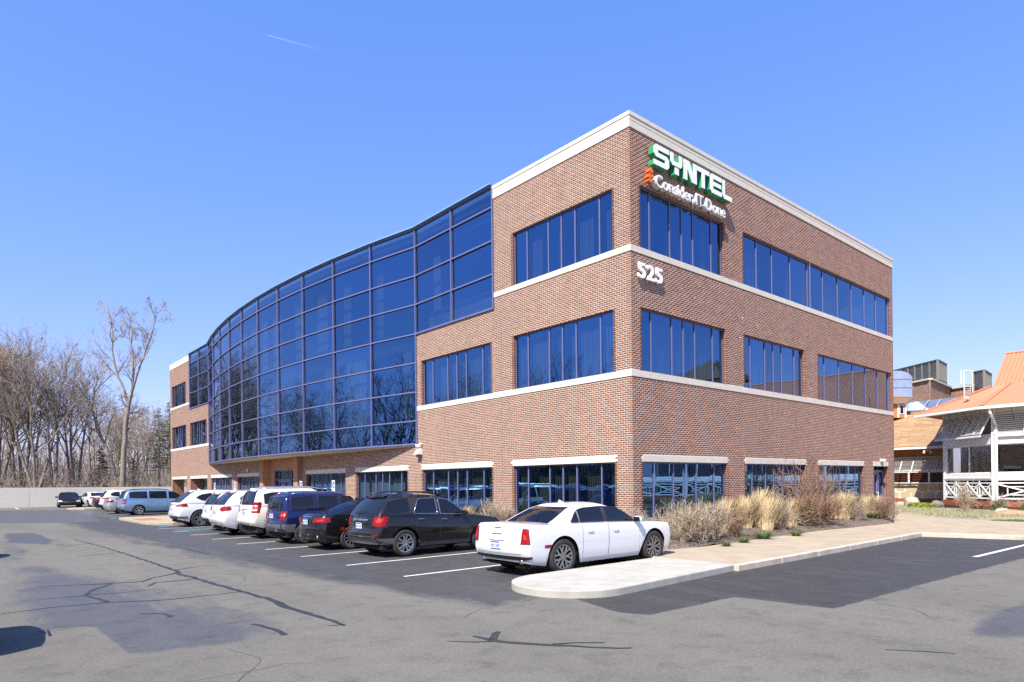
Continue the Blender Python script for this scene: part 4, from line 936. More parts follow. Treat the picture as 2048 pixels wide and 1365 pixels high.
    # exhaust, antenna, rails, mirrors
    for (y, z, rx) in S.get('exhaust', []):
        for s in (1, -1): MB().lathe([(rx, -.02), (rx, .22), (rx*.8, .22), (rx*.8, 0)][::-1], 14, axis='Y').build('exhaust_tip', CHROME, root, smooth=True, loc=(.05+rear_pt(y, z).x, s*y, z), rz=math.pi/2*-1) if False else MB().tube([(rear_pt(y, z).x-.02, s*y, z), (rear_pt(y, z).x+.2, s*y, z)], rx, 12).build('exhaust_tip', CHROME, root, smooth=True)
    if S.get('fin'):
        x = S['fin']; z = float(zrf(x))+S['crown']; MB().add([(x-.10, -.02, z-.01), (x-.10, .02, z-.01), (x+.10, .012, z-.01), (x+.10, -.012, z-.01), (x-.07, 0, z+.07)], [(0, 1, 2, 3), (0, 4, 1), (1, 4, 2), (2, 4, 3), (3, 4, 0)]).build('antenna_fin', body_mat, root)
    if S.get('rails'):
        xa, xb, mt = S['rails']
        for s in (1, -1):
            x_ = np.linspace(xa, xb, 9); y = float(gw(1))*.90; pp = [(float(x), s*y*float(gplan(x)), float(zrf(x))+.02+.055*min(1, 4*min((x-xa)/(xb-xa), (xb-x)/(xb-xa))+.1)) for x in x_]; MB().tube(pp, .020, 7).build('roof_rail', mt, root, smooth=True)
    if S.get('spoiler'):
        v = .97; P = [upr(float(e), v) for e in np.linspace(-.92, .92, 9)]; b_ = MB(); b_.grid([[p+Vector((-.10, 0, -.03)) for p in P], [p+Vector((-.11, 0, .005)) for p in P], [p+Vector((.12, 0, .045)) for p in P]], flip=True); b_.grid([[p+Vector((.05, 0, -.06)) for p in P], [p+Vector((-.10, 0, -.03)) for p in P]], flip=True); sp_ = b_.build('spoiler', body_mat, root, smooth=True, sharp=40)
        p = P[4]+Vector((-.115, 0, -.012)); MB().box(p, (.012, .30, .022)).build('brake_light', REDL, sp_)
    mx = S['mirror']
    for s in (1, -1):
        y = float(gw(.1)*gplan(mx)); z = float(gz(mx, .12)); m_ = MB()
        m_.lathe([(.0, -.13), (.05, -.125), (.085, -.09), (.095, 0), (.085, .07), (.05, .10), (0, .105)], 14, axis='Y')
        me_ = [(v[0]*.95*(1 if v[0] > 0 else .55)+mx+.02, s*(y+.17)+v[1]*.95*s, v[2]*.80+z+.03) for v in m_.v]; b2_ = MB(); b2_.add(me_, [f_ if s > 0 else f_[::-1] for f_ in m_.f]); mm_ = b2_.build('mirror', body_mat, root, smooth=True)
        MB().bar((mx, s*(y-.02), z), (mx+.02, s*(y+.10), z+.02), .05, .04).build('mirror_arm', BLACKP, mm_); MB().box((mx-.036, s*(y+.17), z+.03), (.012, .17, .11)).build('mirror_glass', CARGLASS, mm_)
    # underbody, wheel wells, wheels
    ub = MB(); ub.bx(.35, L-.35, -W+.30, W-.30, .20, .75)
    for (xa, xb) in ((.28, axl[0]-Ra-.03), (axl[0]+Ra+.03, axl[1]-Ra-.03), (axl[1]+Ra+.03, L-.5)): ub.bx(xa, xb, -W*.86, W*.86, .23, .72)
    for ax in axl:
        for s in (1, -1):
            n = 14; A = [[Vector((ax-(Ra+.03)*math.cos(math.pi*k/n), s*yy, Rw-.02+(Ra+.03)*math.sin(math.pi*k/n))) for k in range(n+1)] for yy in (W*.905, W*.60)]; ub.grid(A)
    ub.build('underbody', UNDER, root)
    ty, rm, hb = wheel_meshes(Rw, S['wheel'], S['wmat']); tr = S.get('track', W-.135)
    for ax in axl:
        for s in (-1, 1):
            h = link_mesh('wheel', hb, root, (ax, s*tr, Rw), 0 if s < 0 else math.pi); a_ = R_.uniform(0, 6); link_mesh('tyre', ty, h); ro = link_mesh('rim', rm, h); ro.rotation_euler = (0, a_, 0)
    return root
# ---- shapes
def sedan(**k):
    d = dict(L=4.9, W=.92, H=1.47, rw=.335, axles=(1.05, 3.88), bot=[(0, .36), (.25, .25), (.7, .20), (4.2, .20), (4.7, .22), (4.9, .26)],
             sh=[(0, 1.02), (.35, 1.03), (1.3, 1.0), (2.4, .965), (3.6, .93), (4.3, .84), (4.75, .70), (4.9, .62)],
             rear=[(0, .12), (.18, .02), (.35, 0), (.55, .03), (.9, .06), (.97, .09), (1, .16)], front=[(0, .14), (.3, .02), (.6, 0), (.9, .05), (1, .16)],
             roof=[(.7, 1.34), (1.6, 1.40), (2.3, 1.425), (2.9, 1.40), (3.7, 1.30)], gr=[(0, .62), (.5, 1.05), (.85, 1.42), (1, 1.62)], gf=[(0, 3.78), (.5, 3.30), (.85, 2.95), (1, 2.72)],
             gw=[(0, .86), (.3, .83), (.7, .745), (.9, .69), (1, .62)], sill=.30, doors=[(1.62, 2.46), (2.49, 3.52)], bow=.16, rc=.2,
             glass=[[(1.38, .12, .18), (1.60, .10, .72), (1.98, .10, .86), (2.44, .10, .88)], [(2.52, .10, .88), (2.85, .10, .84), (3.12, .10, .62), (3.42, .10, .16)]], blackout=(2.40, 2.56, .08, .9),
             rg=(.06, .93, .90), wg=(.06, .93, .93), tail=[((.52, .60), 1.02, (.80, .80), (.93, .95), REDL)], plate=.78, mirror=3.32, crown=.05, fin=1.75)
    d.update(k); return d
def suv(**k):
    d = dict(L=4.7, W=.93, H=1.70, rw=.36, axles=(.92, 3.74), bot=[(0, .46), (.3, .34), (.6, .26), (4.0, .26), (4.4, .32), (4.7, .38)],
             sh=[(0, 1.10), (1.0, 1.10), (2.5, 1.06), (3.5, 1.02), (4.1, .96), (4.5, .84), (4.7, .74)],
             rear=[(0, .14), (.14, .02), (.32, 0), (.42, .05), (.5, .07), (.8, .09), (1, .13)], front=[(0, .12), (.3, .02), (.6, 0), (.9, .05), (1, .14)],
             roof=[(.1, 1.57), (.7, 1.63), (1.7, 1.65), (2.6, 1.62), (3.4, 1.52)], gr=[(0, .10), (.45, .22), (.85, .40), (1, .52)], gf=[(0, 3.58), (.5, 3.12), (.85, 2.80), (1, 2.58)],
             gw=[(0, .89), (.3, .86), (.7, .785), (.9, .74), (1, .66)], sill=.36, doors=[(1.42, 2.30), (2.33, 3.30)],
             glass=[[(.52, .16, .74), (.80, .12, .82), (1.28, .10, .84)], [(1.40, .10, .85), (2.26, .09, .87)], [(2.36, .09, .87), (2.72, .09, .84), (2.98, .09, .62), (3.24, .09, .18)]], rg=(.08, .90, .92), wg=(.08, .92, .93),
             tail=[((.62, .60), 1.0, .85, 1.10, REDL)], plate=.86, mirror=3.10, crown=.05, spoiler=True, wiper=True, rails=(.7, 2.5, BLACKP))
    d.update(k); return d
WHITE = paint('paint_white', (.66, .67, .69), 0, .25); BLACK = paint('paint_black', (.007, .007, .008), .0, .2); BLACKB = paint('paint_black_brown', (.010, .009, .0085), .0, .22); NAVY = paint('paint_navy', (.012, .016, .085), .35, .25)
PEARL = paint('paint_pearl', (.70, .67, .58), 0, .25); SKYB = paint('paint_light_blue', (.19, .33, .50), .45, .3); SILVER = paint('paint_silver', (.50, .51, .52), .65, .3); DKNAVY = paint('paint_dark_navy', (.012, .014, .03), .3, .22); TEAL = paint('paint_grey_teal', (.12, .20, .22), .5, .3)
HERO = sedan(L=5.04, W=.95, rw=.382, axles=(1.09, 4.14), H=1.49, wheel='yspoke', wmat=ALLOYD, trim=True,
    bot=[(0, .36), (.3, .27), (.7, .215), (4.4, .215), (4.9, .22), (5.04, .26)], sh=[(0, 1.055), (.30, 1.07), (1.2, 1.055), (2.4, 1.03), (3.7, .995), (4.4, .965), (4.8, .92), (5.04, .86)], bowf=.16, rcf=.16, front=[(0, .12), (.3, .02), (.6, 0), (.92, .03), (1, .08)],
    sec=[(0, .90), (.10, .95), (.30, .985), (.55, 1.0), (.80, .992), (.94, .975), (1, .945)], plan=[(0, .93), (.5, .97), (1.2, 1.0), (3.9, 1.0), (4.5, .98), (5.04, .945)],
    roof=[(.7, 1.37), (1.7, 1.42), (2.4, 1.44), (3.0, 1.415), (3.9, 1.32)], gr=[(0, .74), (.5, 1.14), (.85, 1.45), (1, 1.72)], gf=[(0, 3.80), (.5, 3.36), (.85, 3.06), (1, 2.82)], gw=[(0, .855), (.3, .835), (.7, .76), (.9, .70), (1, .62)],
    glass=[[(1.40, .12, .20), (1.52, .11, .52), (1.62, .11, .74)], [(1.66, .11, .78), (1.85, .11, .86), (2.44, .10, .88)], [(2.52, .10, .88), (2.95, .10, .84), (3.2, .10, .62), (3.50, .10, .18)]],
    doors=[(1.66, 2.47), (2.50, 3.56)], sill=.31, hpos=(1.88, 2.72), hz=.16, tail=[((.70, .72), (.90, .84), (.70, .70), (1.00, .99), REDL)], plate=.66, mirror=3.45,
    rearbars=[(.70, .36, .44, BLACKP, 'rear_diffuser'), (.16, .875, .893, CHROME, 'winged_badge'), (.25, .742, .755, CHROME, 'plate_bar'), (.10, 1.0, 1.018, REDL, 'brake_light')],
    rearcorner=[(.70, .95, (.36, .40), (.44, .44), BLACKP, 'rear_diffuser'), (1.28, 1.46, .60, .66, REDL, 'side_marker')], exhaust=[(.62, .33, .05)], fin=1.95, bow=.11, rc=.13)
EQ = suv(L=4.50, W=.92, rw=.365, axles=(.95, 3.54), chrome=True, wheel='split5', lower=GREYP, rails=(.75, 2.3, BLACKP), hz=.10,
    roof=[(.1, 1.56), (.7, 1.63), (1.5, 1.645), (2.3, 1.60), (3.1, 1.48)], gr=[(0, .10), (.45, .26), (.85, .46), (1, .60)], gf=[(0, 3.22), (.5, 2.80), (.85, 2.48), (1, 2.24)], gw=[(0, .885), (.3, .85), (.7, .765), (.9, .71), (1, .62)],
    sh=[(0, 1.12), (1.0, 1.11), (2.3, 1.05), (3.2, 1.02), (3.8, .97), (4.2, .88), (4.50, .76)], doors=[(1.30, 2.02), (2.05, 3.02)],
    glass=[[(.50, .16, .72), (.75, .12, .80), (1.10, .22, .84)], [(1.24, .10, .20), (1.42, .10, .80), (1.98, .10, .86)], [(2.08, .10, .86), (2.40, .10, .83), (2.66, .10, .60), (2.96, .10, .16)]], blackout=(.52, 2.2, .10, .85), mirror=2.80, tail=[((.60, .68), (1.00, 1.08), (.86, .82), (1.12, 1.16), REDL)],
    rearbars=[(.40, .97, 1.02, CHROME, 'chrome_strip'), (.80, .56, .58, CHROME, 'bumper_strip'), (.85, .36, .54, GREYP, 'bumper')], rearcorner=[(.80, 1.45, .36, .52, GREYP, 'bumper'), (.68, .86, .60, .635, REDL, 'reflector')], cladding=[(1.40, 3.10, .26, .36)], plate=.84)
C2 = sedan(L=4.89, W=.935, rw=.35, axles=(1.06, 3.80), H=1.48, wheel='ten', gr=[(0, .34), (.5, .92), (.85, 1.42), (1, 1.78)], rg=(.04, .95, .90), sh=[(0, 1.02), (.3, 1.06), (1.2, 1.02), (2.4, .98), (3.6, .94), (4.3, .84), (4.75, .70), (4.9, .62)],
    glass=[[(1.10, .12, .16), (1.30, .10, .50), (1.42, .10, .62)], [(1.46, .10, .66), (1.98, .10, .86), (2.44, .10, .88)], [(2.52, .10, .88), (2.85, .10, .84), (3.12, .10, .62), (3.42, .10, .16)]],
    tail=[((.40, .44), (1.06, 1.0), (.82, .84), (.94, .97), REDL)], plate=.84, rearcorner=[(1.38, 1.50, .58, .68, REDL, 'side_marker')], rearbars=[(.72, .34, .42, BLACKP, 'rear_diffuser'), (.34, .98, 1.0, CHROME, 'badge_letters')], exhaust=[(.60, .40, .05)])
JEEP = suv(L=4.41, W=.88, H=1.67, rw=.35, axles=(.86, 3.50), wheel='five', gr=[(0, .10), (.5, .14), (.9, .20), (1, .34)], gf=[(0, 3.12), (.5, 2.86), (.85, 2.66), (1, 2.48)], roof=[(.1, 1.60), (.8, 1.63), (2.0, 1.62), (2.6, 1.60), (3.2, 1.54)],
    sh=[(0, 1.12), (1.5, 1.10), (3.1, 1.08), (3.9, 1.02), (4.2, .98), (4.41, .9)], gw=[(0, .84), (.3, .825), (.75, .775), (.92, .73), (1, .66)], glass=[[(.42, .14, .84), (.60, .12, .86), (1.20, .12, .87)], [(1.34, .12, .88), (2.05, .12, .89)], [(2.14, .12, .89), (2.55, .12, .85), (2.85, .12, .25)]],
    doors=[(1.36, 2.08), (2.11, 2.98)], tail=[(.60, .84, .80, 1.14, REDL), (.64, .80, .93, 1.0, CLEARL)], plate=.93, rearbars=[(.80, .52, .66, GREYP, 'bumper')], rearcorner=[(.78, 1.2, .40, .66, GREYP, 'bumper')], rails=(.5, 2.3, CHROME), mirror=2.80, spoiler=False, cladding=[(1.30, 3.0, .27, .40)], hz=.12, trim=True)
LEX = suv(L=4.78, W=.94, H=1.86, rw=.385, axles=(.95, 3.74), roof=[(.1, 1.74), (.9, 1.79), (2.0, 1.80), (2.7, 1.78), (3.4, 1.66)], sh=[(0, 1.20), (1.5, 1.18), (3.2, 1.14), (4.1, 1.06), (4.5, .98), (4.78, .86)], gr=[(0, .10), (.5, .18), (.9, .28), (1, .42)],
    bot=[(0, .52), (.4, .42), (.7, .34), (4.2, .34), (4.78, .42)], rear=[(0, .10), (.12, .0), (.30, 0), (.38, .05), (.8, .08), (1, .12)], tail=[(.66, .98, .96, 1.32, REDL), (.70, .90, 1.02, 1.10, CLEARL)], plate=.96, rails=(.5, 2.8, ALLOY), rearbars=[(.24, 1.06, 1.09, CHROME, 'plate_bar')], wheel='six', sill=.44)
BUICK = suv(L=5.12, W=1.0, H=1.80, rw=.38, axles=(1.08, 4.10), wheel='ten', roof=[(.2, 1.66), (.9, 1.71), (2.0, 1.73), (2.9, 1.70), (3.7, 1.60)], sh=[(0, 1.16), (1.2, 1.18), (2.6, 1.12), (3.8, 1.06), (4.5, .98), (4.9, .86), (5.12, .76)], gr=[(0, .12), (.45, .30), (.85, .55), (1, .75)], gf=[(0, 3.95), (.5, 3.45), (.85, 3.1), (1, 2.85)],
    gw=[(0, .95), (.3, .92), (.7, .83), (.9, .78), (1, .69)], glass=[[(.78, .20, .56), (1.0, .14, .78), (1.52, .12, .84)], [(1.62, .10, .86), (2.52, .09, .88)], [(2.60, .09, .88), (3.0, .09, .84), (3.3, .09, .62), (3.6, .09, .16)]], doors=[(1.62, 2.55), (2.58, 3.64)], tail=[((.50, .54), (1.12, 1.08), (.95, .96), (1.13, 1.16), REDL, 'oval')], plate=.90, mirror=3.4, exhaust=[(.66, .40, .05)], rails=None)
ENC = suv(L=5.19, W=1.0, H=1.77, rw=.39, axles=(1.06, 4.13), wheel='split5', roof=[(.2, 1.63), (.9, 1.69), (2.0, 1.71), (2.9, 1.68), (3.7, 1.58)], sh=[(0, 1.14), (1.2, 1.12), (2.6, 1.08), (3.8, 1.04), (4.5, .96), (4.9, .86), (5.19, .76)], gr=[(0, .12), (.45, .40), (.85, .70), (1, .90)], gf=[(0, 4.0), (.5, 3.5), (.85, 3.15), (1, 2.9)],
    gw=[(0, .95), (.3, .92), (.7, .83), (.9, .78), (1, .69)], glass=[[(.92, .44, .50), (1.15, .24, .72), (1.62, .14, .84)], [(1.70, .12, .86), (2.56, .09, .88)], [(2.64, .09, .88), (3.0, .09, .84), (3.3, .09, .62), (3.62, .09, .16)]], doors=[(1.66, 2.58), (2.61, 3.66)], tail=[((.44, .60), (1.22, 1.10), (1.00, .98), (1.04, 1.13), REDL)], rearbars=[(.44, 1.05, 1.075, CHROME, 'chrome_strip'), (.88, .40, .52, GREYP, 'bumper')], rearcorner=[(.86, 1.3, .42, .52, GREYP, 'bumper')], plate=.84, mirror=3.45, exhaust=[(.66, .40, .05)], rails=None, fin=1.3)
VAN = suv(L=5.14, W=1.0, H=1.75, rw=.34, axles=(1.07, 4.15), wheel='five', lower=None, roof=[(.1, 1.64), (.9, 1.68), (2.4, 1.69), (3.2, 1.65), (4.0, 1.50)], sh=[(0, 1.12), (1.5, 1.10), (3.0, 1.06), (4.0, 1.0), (4.6, .90), (4.95, .78), (5.14, .68)], gr=[(0, .10), (.5, .20), (.9, .32), (1, .46)], gf=[(0, 4.35), (.5, 3.8), (.85, 3.4), (1, 3.15)],
    gw=[(0, .95), (.3, .925), (.7, .85), (.9, .80), (1, .72)], glass=[[(.52, .12, .80), (.75, .10, .86), (1.58, .09, .87)], [(1.70, .09, .88), (2.78, .09, .88)], [(2.90, .09, .88), (3.25, .09, .84), (3.55, .09, .62), (3.95, .09, .14)]], doors=[(1.64, 2.80), (2.83, 3.86)], sill=.34, tail=[(.74, 1.00, .78, 1.10, REDL), (.80, .94, .86, .94, CLEARL)], plate=.86, mirror=3.75, rails=(.6, 2.9, BLACKP), cut=True, hz=.16)
ROGUE = suv(L=4.65, W=.92, H=1.70, rw=.36, axles=(.92, 3.63), wheel='five', wmat=ALLOY, tail=[((.52, .60), (1.22, 1.0), (.98, .98), (1.06, 1.16), REDL)], glass=[[(.70, .30, .60), (.95, .18, .80), (1.30, .12, .84)], [(1.40, .10, .85), (2.26, .09, .87)], [(2.36, .09, .87), (2.72, .09, .84), (2.98, .09, .62), (3.24, .09, .18)]], rearbars=[(.8, .40, .54, BLACKP, 'bumper')], rearcorner=[(.78, 1.2, .40, .54, BLACKP, 'bumper')], cladding=[(1.38, 3.16, .26, .36)], rails=None, fin=1.0)
ALT = sedan(tail=[((.50, .56), (1.18, 1.0), (.84, .84), (.94, 1.0), REDL)], wheel='ten')
FUS = sedan(wheel='ten', head=[((.50, .60), (1.15, 1.05), .56, (.66, .70), CLEARL)], frontbars=[(.48, .42, .60, BLACKP, 'grille'), (.60, .24, .32, BLACKP, 'lower_grille')], frontcorner=[])
A0 = -7.97
def park(name, label, cat, sp, mat, b, rear, rz=0, tilt=0):
    return car(name, label, cat, sp, mat, (rear, b, 0), rz+tilt, 'cars parked in the marked bays by the building')
hero = park('sedan', 'white four door sedan with dark alloy wheels parked beside the concrete island', 'car', HERO, WHITE, -2.32, -7.40)
eq = park('crossover', 'black crossover with chrome window outlines, nearest dark car to the white sedan', 'car', EQ, BLACKB, 3.02, -7.80)
c2 = park('sedan', 'black fastback sedan between the black crossover and the boxy navy car', 'car', C2, BLACK, 5.95, -8.00)
jp = park('compact_suv', 'boxy navy blue small suv with upright red tail lamps', 'car', JEEP, NAVY, 8.72, -8.02)
lx = park('large_suv', 'tall cream off-road suv with silver roof rails', 'car', LEX, PEARL, 11.62, -7.95)
bk = park('white_suv', 'white suv with egg shaped tail lamps beside the tall cream suv', 'car', BUICK, WHITE, 14.1, -8.25)
hd = park('white_suv', 'white suv mostly hidden between two larger white suvs', 'car', ROGUE, WHITE, 17.0, -7.75)
ec = park('white_suv', 'white suv with slim wrap-around tail lamps and grey lower bumper beside the ramp island', 'car', ENC, WHITE, 21.15, -8.1)
vn = park('minivan', 'light blue minivan parked behind the ramp island', 'van', VAN, SKYB, 37.7, -7.45)
al = park('sedan', 'silver sedan half hidden behind the light blue minivan', 'car', ALT, SILVER, 41.6, -7.7)
rg = park('white_suv', 'white suv with boomerang tail lamps beyond the silver sedan', 'car', ROGUE, WHITE, 47.4, -7.1)
nv = park('sedan', 'navy sedan whose tail shows left of the distant white suv', 'car', ALT, DKNAVY, 50.8, -7.1)
ws = car('sedan', 'distant white sedan nosed up to the concrete wall', 'car', ALT, WHITE, (-4.9, 60.6, 0), math.pi/2+.12)
bs = car('sedan', 'black sedan facing the camera in front of the far concrete wall', 'car', FUS, BLACK, (-7.0, 66.3, 0), -math.pi/2-.08)
# the row across the aisle, seen as reflections in the ground floor glass
def repaint(root, m):
    for c in root.children:
        if c.type == 'MESH' and c.name.split('.')[0] in ('body', 'door', 'spoiler', 'mirror'):
            c.material_slots[0].link = 'OBJECT'; c.material_slots[0].material = m
across = [(-2.6, eq, BLACKB, math.pi, 'black crossover'), (10.4, lx, DKNAVY, math.pi, 'dark tall suv'), (12.4, rg, SILVER, math.pi, 'silver suv'), (15.1, hero, SILVER, math.pi, 'silver sedan'), (17.8, jp, WHITE, 0, 'white boxy suv'), (20.5, bk, BLACK, math.pi, 'large black suv'), (23.2, al, SILVER, math.pi, 'pale sedan'), (26, rg, WHITE, math.pi, 'white suv'), (28.7, lx, TEAL, 0, 'grey-green suv'), (31.4, ec, WHITE, math.pi, 'large white suv'), (34.3, vn, SILVER, 0, 'silver minivan'), (37.2, al, TEAL, math.pi, 'grey-green sedan'), (40, rg, BLACK, 0, 'black suv'), (43, c2, WHITE, 0, 'white fastback')]
for i, (b_, src, mt, rz, what) in enumerate(across):
    c = copy_tree(src); repaint(c, mt); Lc = {0: -20.75, 1: -15.95}[1 if rz else 0]
    c.location = (-20.75 if rz == 0 else (-15.86 if i == 0 else -15.8), b_, 0); c.rotation_euler = (0, 0, rz); c['group'] = 'cars across the aisle seen in reflection'
    c['label'] = f'{what} across the aisle, number {i+1} along that row, seen only in the window reflections' if False else f'{what} across the aisle, reflected in the ground floor windows'
# ================================================================== white veranda building with orange metal roof
vb = thing('veranda_building', 'white veranda building with orange metal roof and slatted shutters at the right', 'building')
ORM = pm('orange_metal', (.47, .185, .098), .5, var=.05, vs=1.2); REDB = pm('red_brown_paint', (.27, .075, .035), .6, var=.12, vs=4); FOUND = pm('foundation_block', (.44, .40, .30), .9, var=.14, vs=3)
PANELO = pm('orange_panel', (.42, .17, .06), .7, var=.1, vs=5); SHING = island_mat('shingle_brown', [(.30, .19, .095), (.36, .24, .13), (.25, .155, .08), (.40, .27, .15), (.32, .20, .11)], bmp=.5, bs=60); LOUV = pm('shutter_paint', (.60, .60, .58), .5, var=.04, vs=5)
ROOMV = pm('veranda_room', (.16, .12, .09), .9)
K = Vector((27.0, -3.0, 0)); CH = Vector((FW.x, FW.y, 0)); Ech = K+CH*4.0; AX = Vector((0, -1, 0))
def corr(p00, p10, p11, p01, pitch, amp, name, mat, parent):
    """corrugated sheet: ribs run from the p00-p10 edge up to the p01-p11 edge"""
    p00, p10, p11, p01 = map(Vector, (p00, p10, p11, p01)); n = (p10-p00).cross(p01-p00).normalized()
    if n.z < 0: n = -n
    L_ = max((p10-p00).length, (p11-p01).length); m = max(8, int(L_/pitch)*6); A, B_ = [], []
    for i in range(m+1):
        t = i/m; w = n*amp*max(-.35, math.cos(2*math.pi*t*L_/pitch)); A.append(p00.lerp(p10, t)+w); B_.append(p01.lerp(p11, t)+w)
    return MB().grid([A, B_]).build(name, mat, parent)
def facade(p, d, nrm, bays, bw, full=True):
    """white posts, windows, sill beam, X railing and shutters along direction d"""
    def pt(u, o, z): q = p+d*u+nrm*o; return Vector((q.x, q.y, z))
    tot = bays*bw
    fnd = MB(); fnd.bar(pt(0, -.18, .19), pt(tot, -.18, .19), .3, .34); fnd.build('foundation', FOUND, vb)
    MB().bar(pt(-.05, .03, .48), pt(tot+.05, .03, .48), .34, .28).build('floor_band', REDB, vb)
    w = MB(); w.bar(pt(0, -.08, 2.03), pt(tot, -.08, 2.03), .2, .26); w.bar(pt(0, -.08, 4.02), pt(tot, -.08, 4.02), .2, .56); w.bar(pt(0, -.08, 5.62), pt(tot, -.08, 5.62), .22, .36); wall_ = w.build('wall', WHITEP, vb); MB().bar(pt(0, -.14, 4.85), pt(tot, -.14, 4.85), .06, 1.2).build('shutter_backing', ROOMV, vb)
    for k in range(bays+1): MB().bar(pt(k*bw, -.02, .62), pt(k*bw, -.02, 5.8), .17, .17, upv=d).build('post', WHITEP, vb, bev=.01)
    for k in range(bays):
        u0, u1 = k*bw+.09, (k+1)*bw-.09; n = 2; f = MB()
        for u in (u0, u1, (u0+u1)/2): f.bar(pt(u, -.09, 2.16), pt(u, -.09, 3.74), .06, .06, upv=d)
        for z in (2.19, 3.71): f.bar(pt(u0, -.09, z), pt(u1, -.09, z), .06, .06)
        wn_ = f.build('window', WHITEP, vb)
        for a, b_ in ((u0, (u0+u1)/2), ((u0+u1)/2, u1)):
            q = [pt(a+.03, -.11, 2.22), pt(b_-.03, -.11, 2.22), pt(b_-.03, -.11, 3.68), pt(a+.03, -.11, 3.68)]; MB().add(q, [(0, 1, 2, 3)]).build('pane', GLASS_CLEAR, wn_)
        rl = MB(); rl.bar(pt(u0, .03, 1.80), pt(u1, .03, 1.80), .07, .07); rl.bar(pt(u0, .03, 1.86), pt(u1, .03, 1.86), .12, .04); rl.bar(pt(u0, .03, 1.62), pt(u1, .03, 1.62), .05, .06); rl.bar(pt(u0, .03, .78), pt(u1, .03, .78), .06, .08)
        rail = rl.build('railing', WHITEP, vb)
        m = 4 if bw > 3.5 else 1; s_ = (u1-u0)/m
        for j in range(m):
            a, b_ = u0+j*s_+.02, u0+(j+1)*s_-.02
            x_ = MB(); x_.bar(pt(a, .03, .82), pt(b_, .035, 1.58), .045, .07); x_.bar(pt(a, .05, 1.58), pt(b_, .05, .82), .045, .07); x_.build('cross_brace', WHITEP, rail)
            x_ = MB(); ia, ib = a+(b_-a)*.2, b_-(b_-a)*.2
            for z in (.98, 1.42): x_.bar(pt(ia, .02, z), pt(ib, .02, z), .035, .05)
            for u in (ia, ib): x_.bar(pt(u, .02, .98), pt(u, .02, 1.42), .035, .05, upv=d)
            if m > 1 and j: x_.bar(pt(a-.02, .03, .78), pt(a-.02, .03, 1.85), .05, .06, upv=d)
            x_.build('baluster', WHITEP, rail)
        MB().add([pt(u0, -.14, .66), pt(u1, -.14, .66), pt(u1, -.14, 1.9), pt(u0, -.14, 1.9)], [(0, 1, 2, 3)]).build('lower_pane', GLASS_CLEAR, wall_)
        # slatted shutter hinged at its top edge
        tilt = .62 if not full else .10
        def sh(u, t): return pt(u, .04+tilt*t, 5.42-(1.14)*t)
        sf = MB(); nn = 7 if not full else 2
        for t in (0.02, .98): sf.bar(sh(u0, t), sh(u1, t), .05, .09, upv=nrm)
        for j in range(nn+1): u = u0+(u1-u0)*j/nn; sf.bar(sh(u, 0), sh(u, 1), .05, .075, upv=nrm)
        shut = sf.build('shutter', LOUV, vb)
        for j in range(10):
            t = .08+.84*j/9; s2 = MB()
            for i in range(nn): s2.bar(sh(u0+(u1-u0)*i/nn+.03, t)+Vector((0, 0, .0)), sh(u0+(u1-u0)*(i+1)/nn-.03, t), .012, .075, upv=(nrm*.55+Vector((0, 0, .83))))
            s2.build('slat', LOUV, shut)
        MB().bar(sh(u0, 1)+Vector((0, 0, -.10)), sh(u1, 1)+Vector((0, 0, -.10)), .06, .10).build('shutter_sill', WHITEP, shut)
        for u in ((u0*2+u1)/3, (u0+2*u1)/3): MB().bar(pt(u, .75, 5.70), sh(u, .4), .018).build('stay_rod', BRONZE, shut)
nA = Vector((-1, 0, 0)); nC = Vector((-FW.y, FW.x, 0))
facade(K, AX, nA, 7, 2.75, True); facade(Ech, -CH, nC, 1, 4.0, False)
MB().prism([(K.x+.2, K.y-.1), (K.x+.2, -22.3), (K.x+7, -22.3), (K.x+7, .5), (Ech.x+.2, Ech.y-.1)], .3, .5).build('floor', ROOMV, vb)
MB().prism([(K.x+4.2, -3.5), (K.x+4.2, -22.3), (K.x+4.4, -22.3), (K.x+4.4, -.3)], .5, 5.8).build('inner_wall', ROOMV, vb)
MB().prism([(K.x, K.y), (K.x, -22.3), (K.x+8, -22.3), (K.x+8, Ech.y), (Ech.x, Ech.y)], 5.74, 5.82).build('soffit', SOFFIT, vb)
# eaves, gutters, corrugated roof planes
K1 = Vector((26.1, -2.67, 5.72)); E1_ = Vector((28.4, 1.2, 5.68)); A1_ = Vector((26.1, -24, 5.72)); KR = Vector((28.1, -3.55, 7.05)); ER = Vector((28.75, -2.5, 7.02)); AR = Vector((28.1, -24, 7.05))
MB().add([K1, A1_, A1_+Vector((1, 0, 0)), K1+Vector((1, -.3, 0)), E1_, Ech+Vector((0, 0, 5.68))], [(0, 1, 2, 3), (0, 3, 5, 4)]).build('eave_board', SOFFIT, vb)
gt = MB(); gt.bar(K1+Vector((-.06, 0, -.05)), A1_+Vector((-.06, 0, -.05)), .13, .15); gt.bar(E1_+nC*.06+Vector((0, 0, -.05)), K1+nC*.06+Vector((0, 0, -.05)), .13, .15); gt.build('gutter', WHITEP, vb, bev=.02)
up3 = Vector((0, 0, .05))
corr(A1_+up3, K1+up3, KR, AR, .20, .026, 'roof_sheet', ORM, vb); corr(K1+up3, E1_+up3, ER, KR, .20, .02, 'roof_sheet', ORM, vb)
hp = MB(); hp.tube([K1+up3*1.4, KR+up3], .07, 6); hp.tube([E1_+up3*1.4, ER+up3], .07, 6); hp.build('hip_cap', ORM, vb)
MB().add([E1_+up3, (36, 1.2, 5.7), (34, -2.5, 7.05), ER], [(0, 1, 2, 3)]).build('roof_sheet', ORM, vb)
RG = Vector((30.9, -2.75, 9.15)); RGA = Vector((30.9, -24, 9.15))
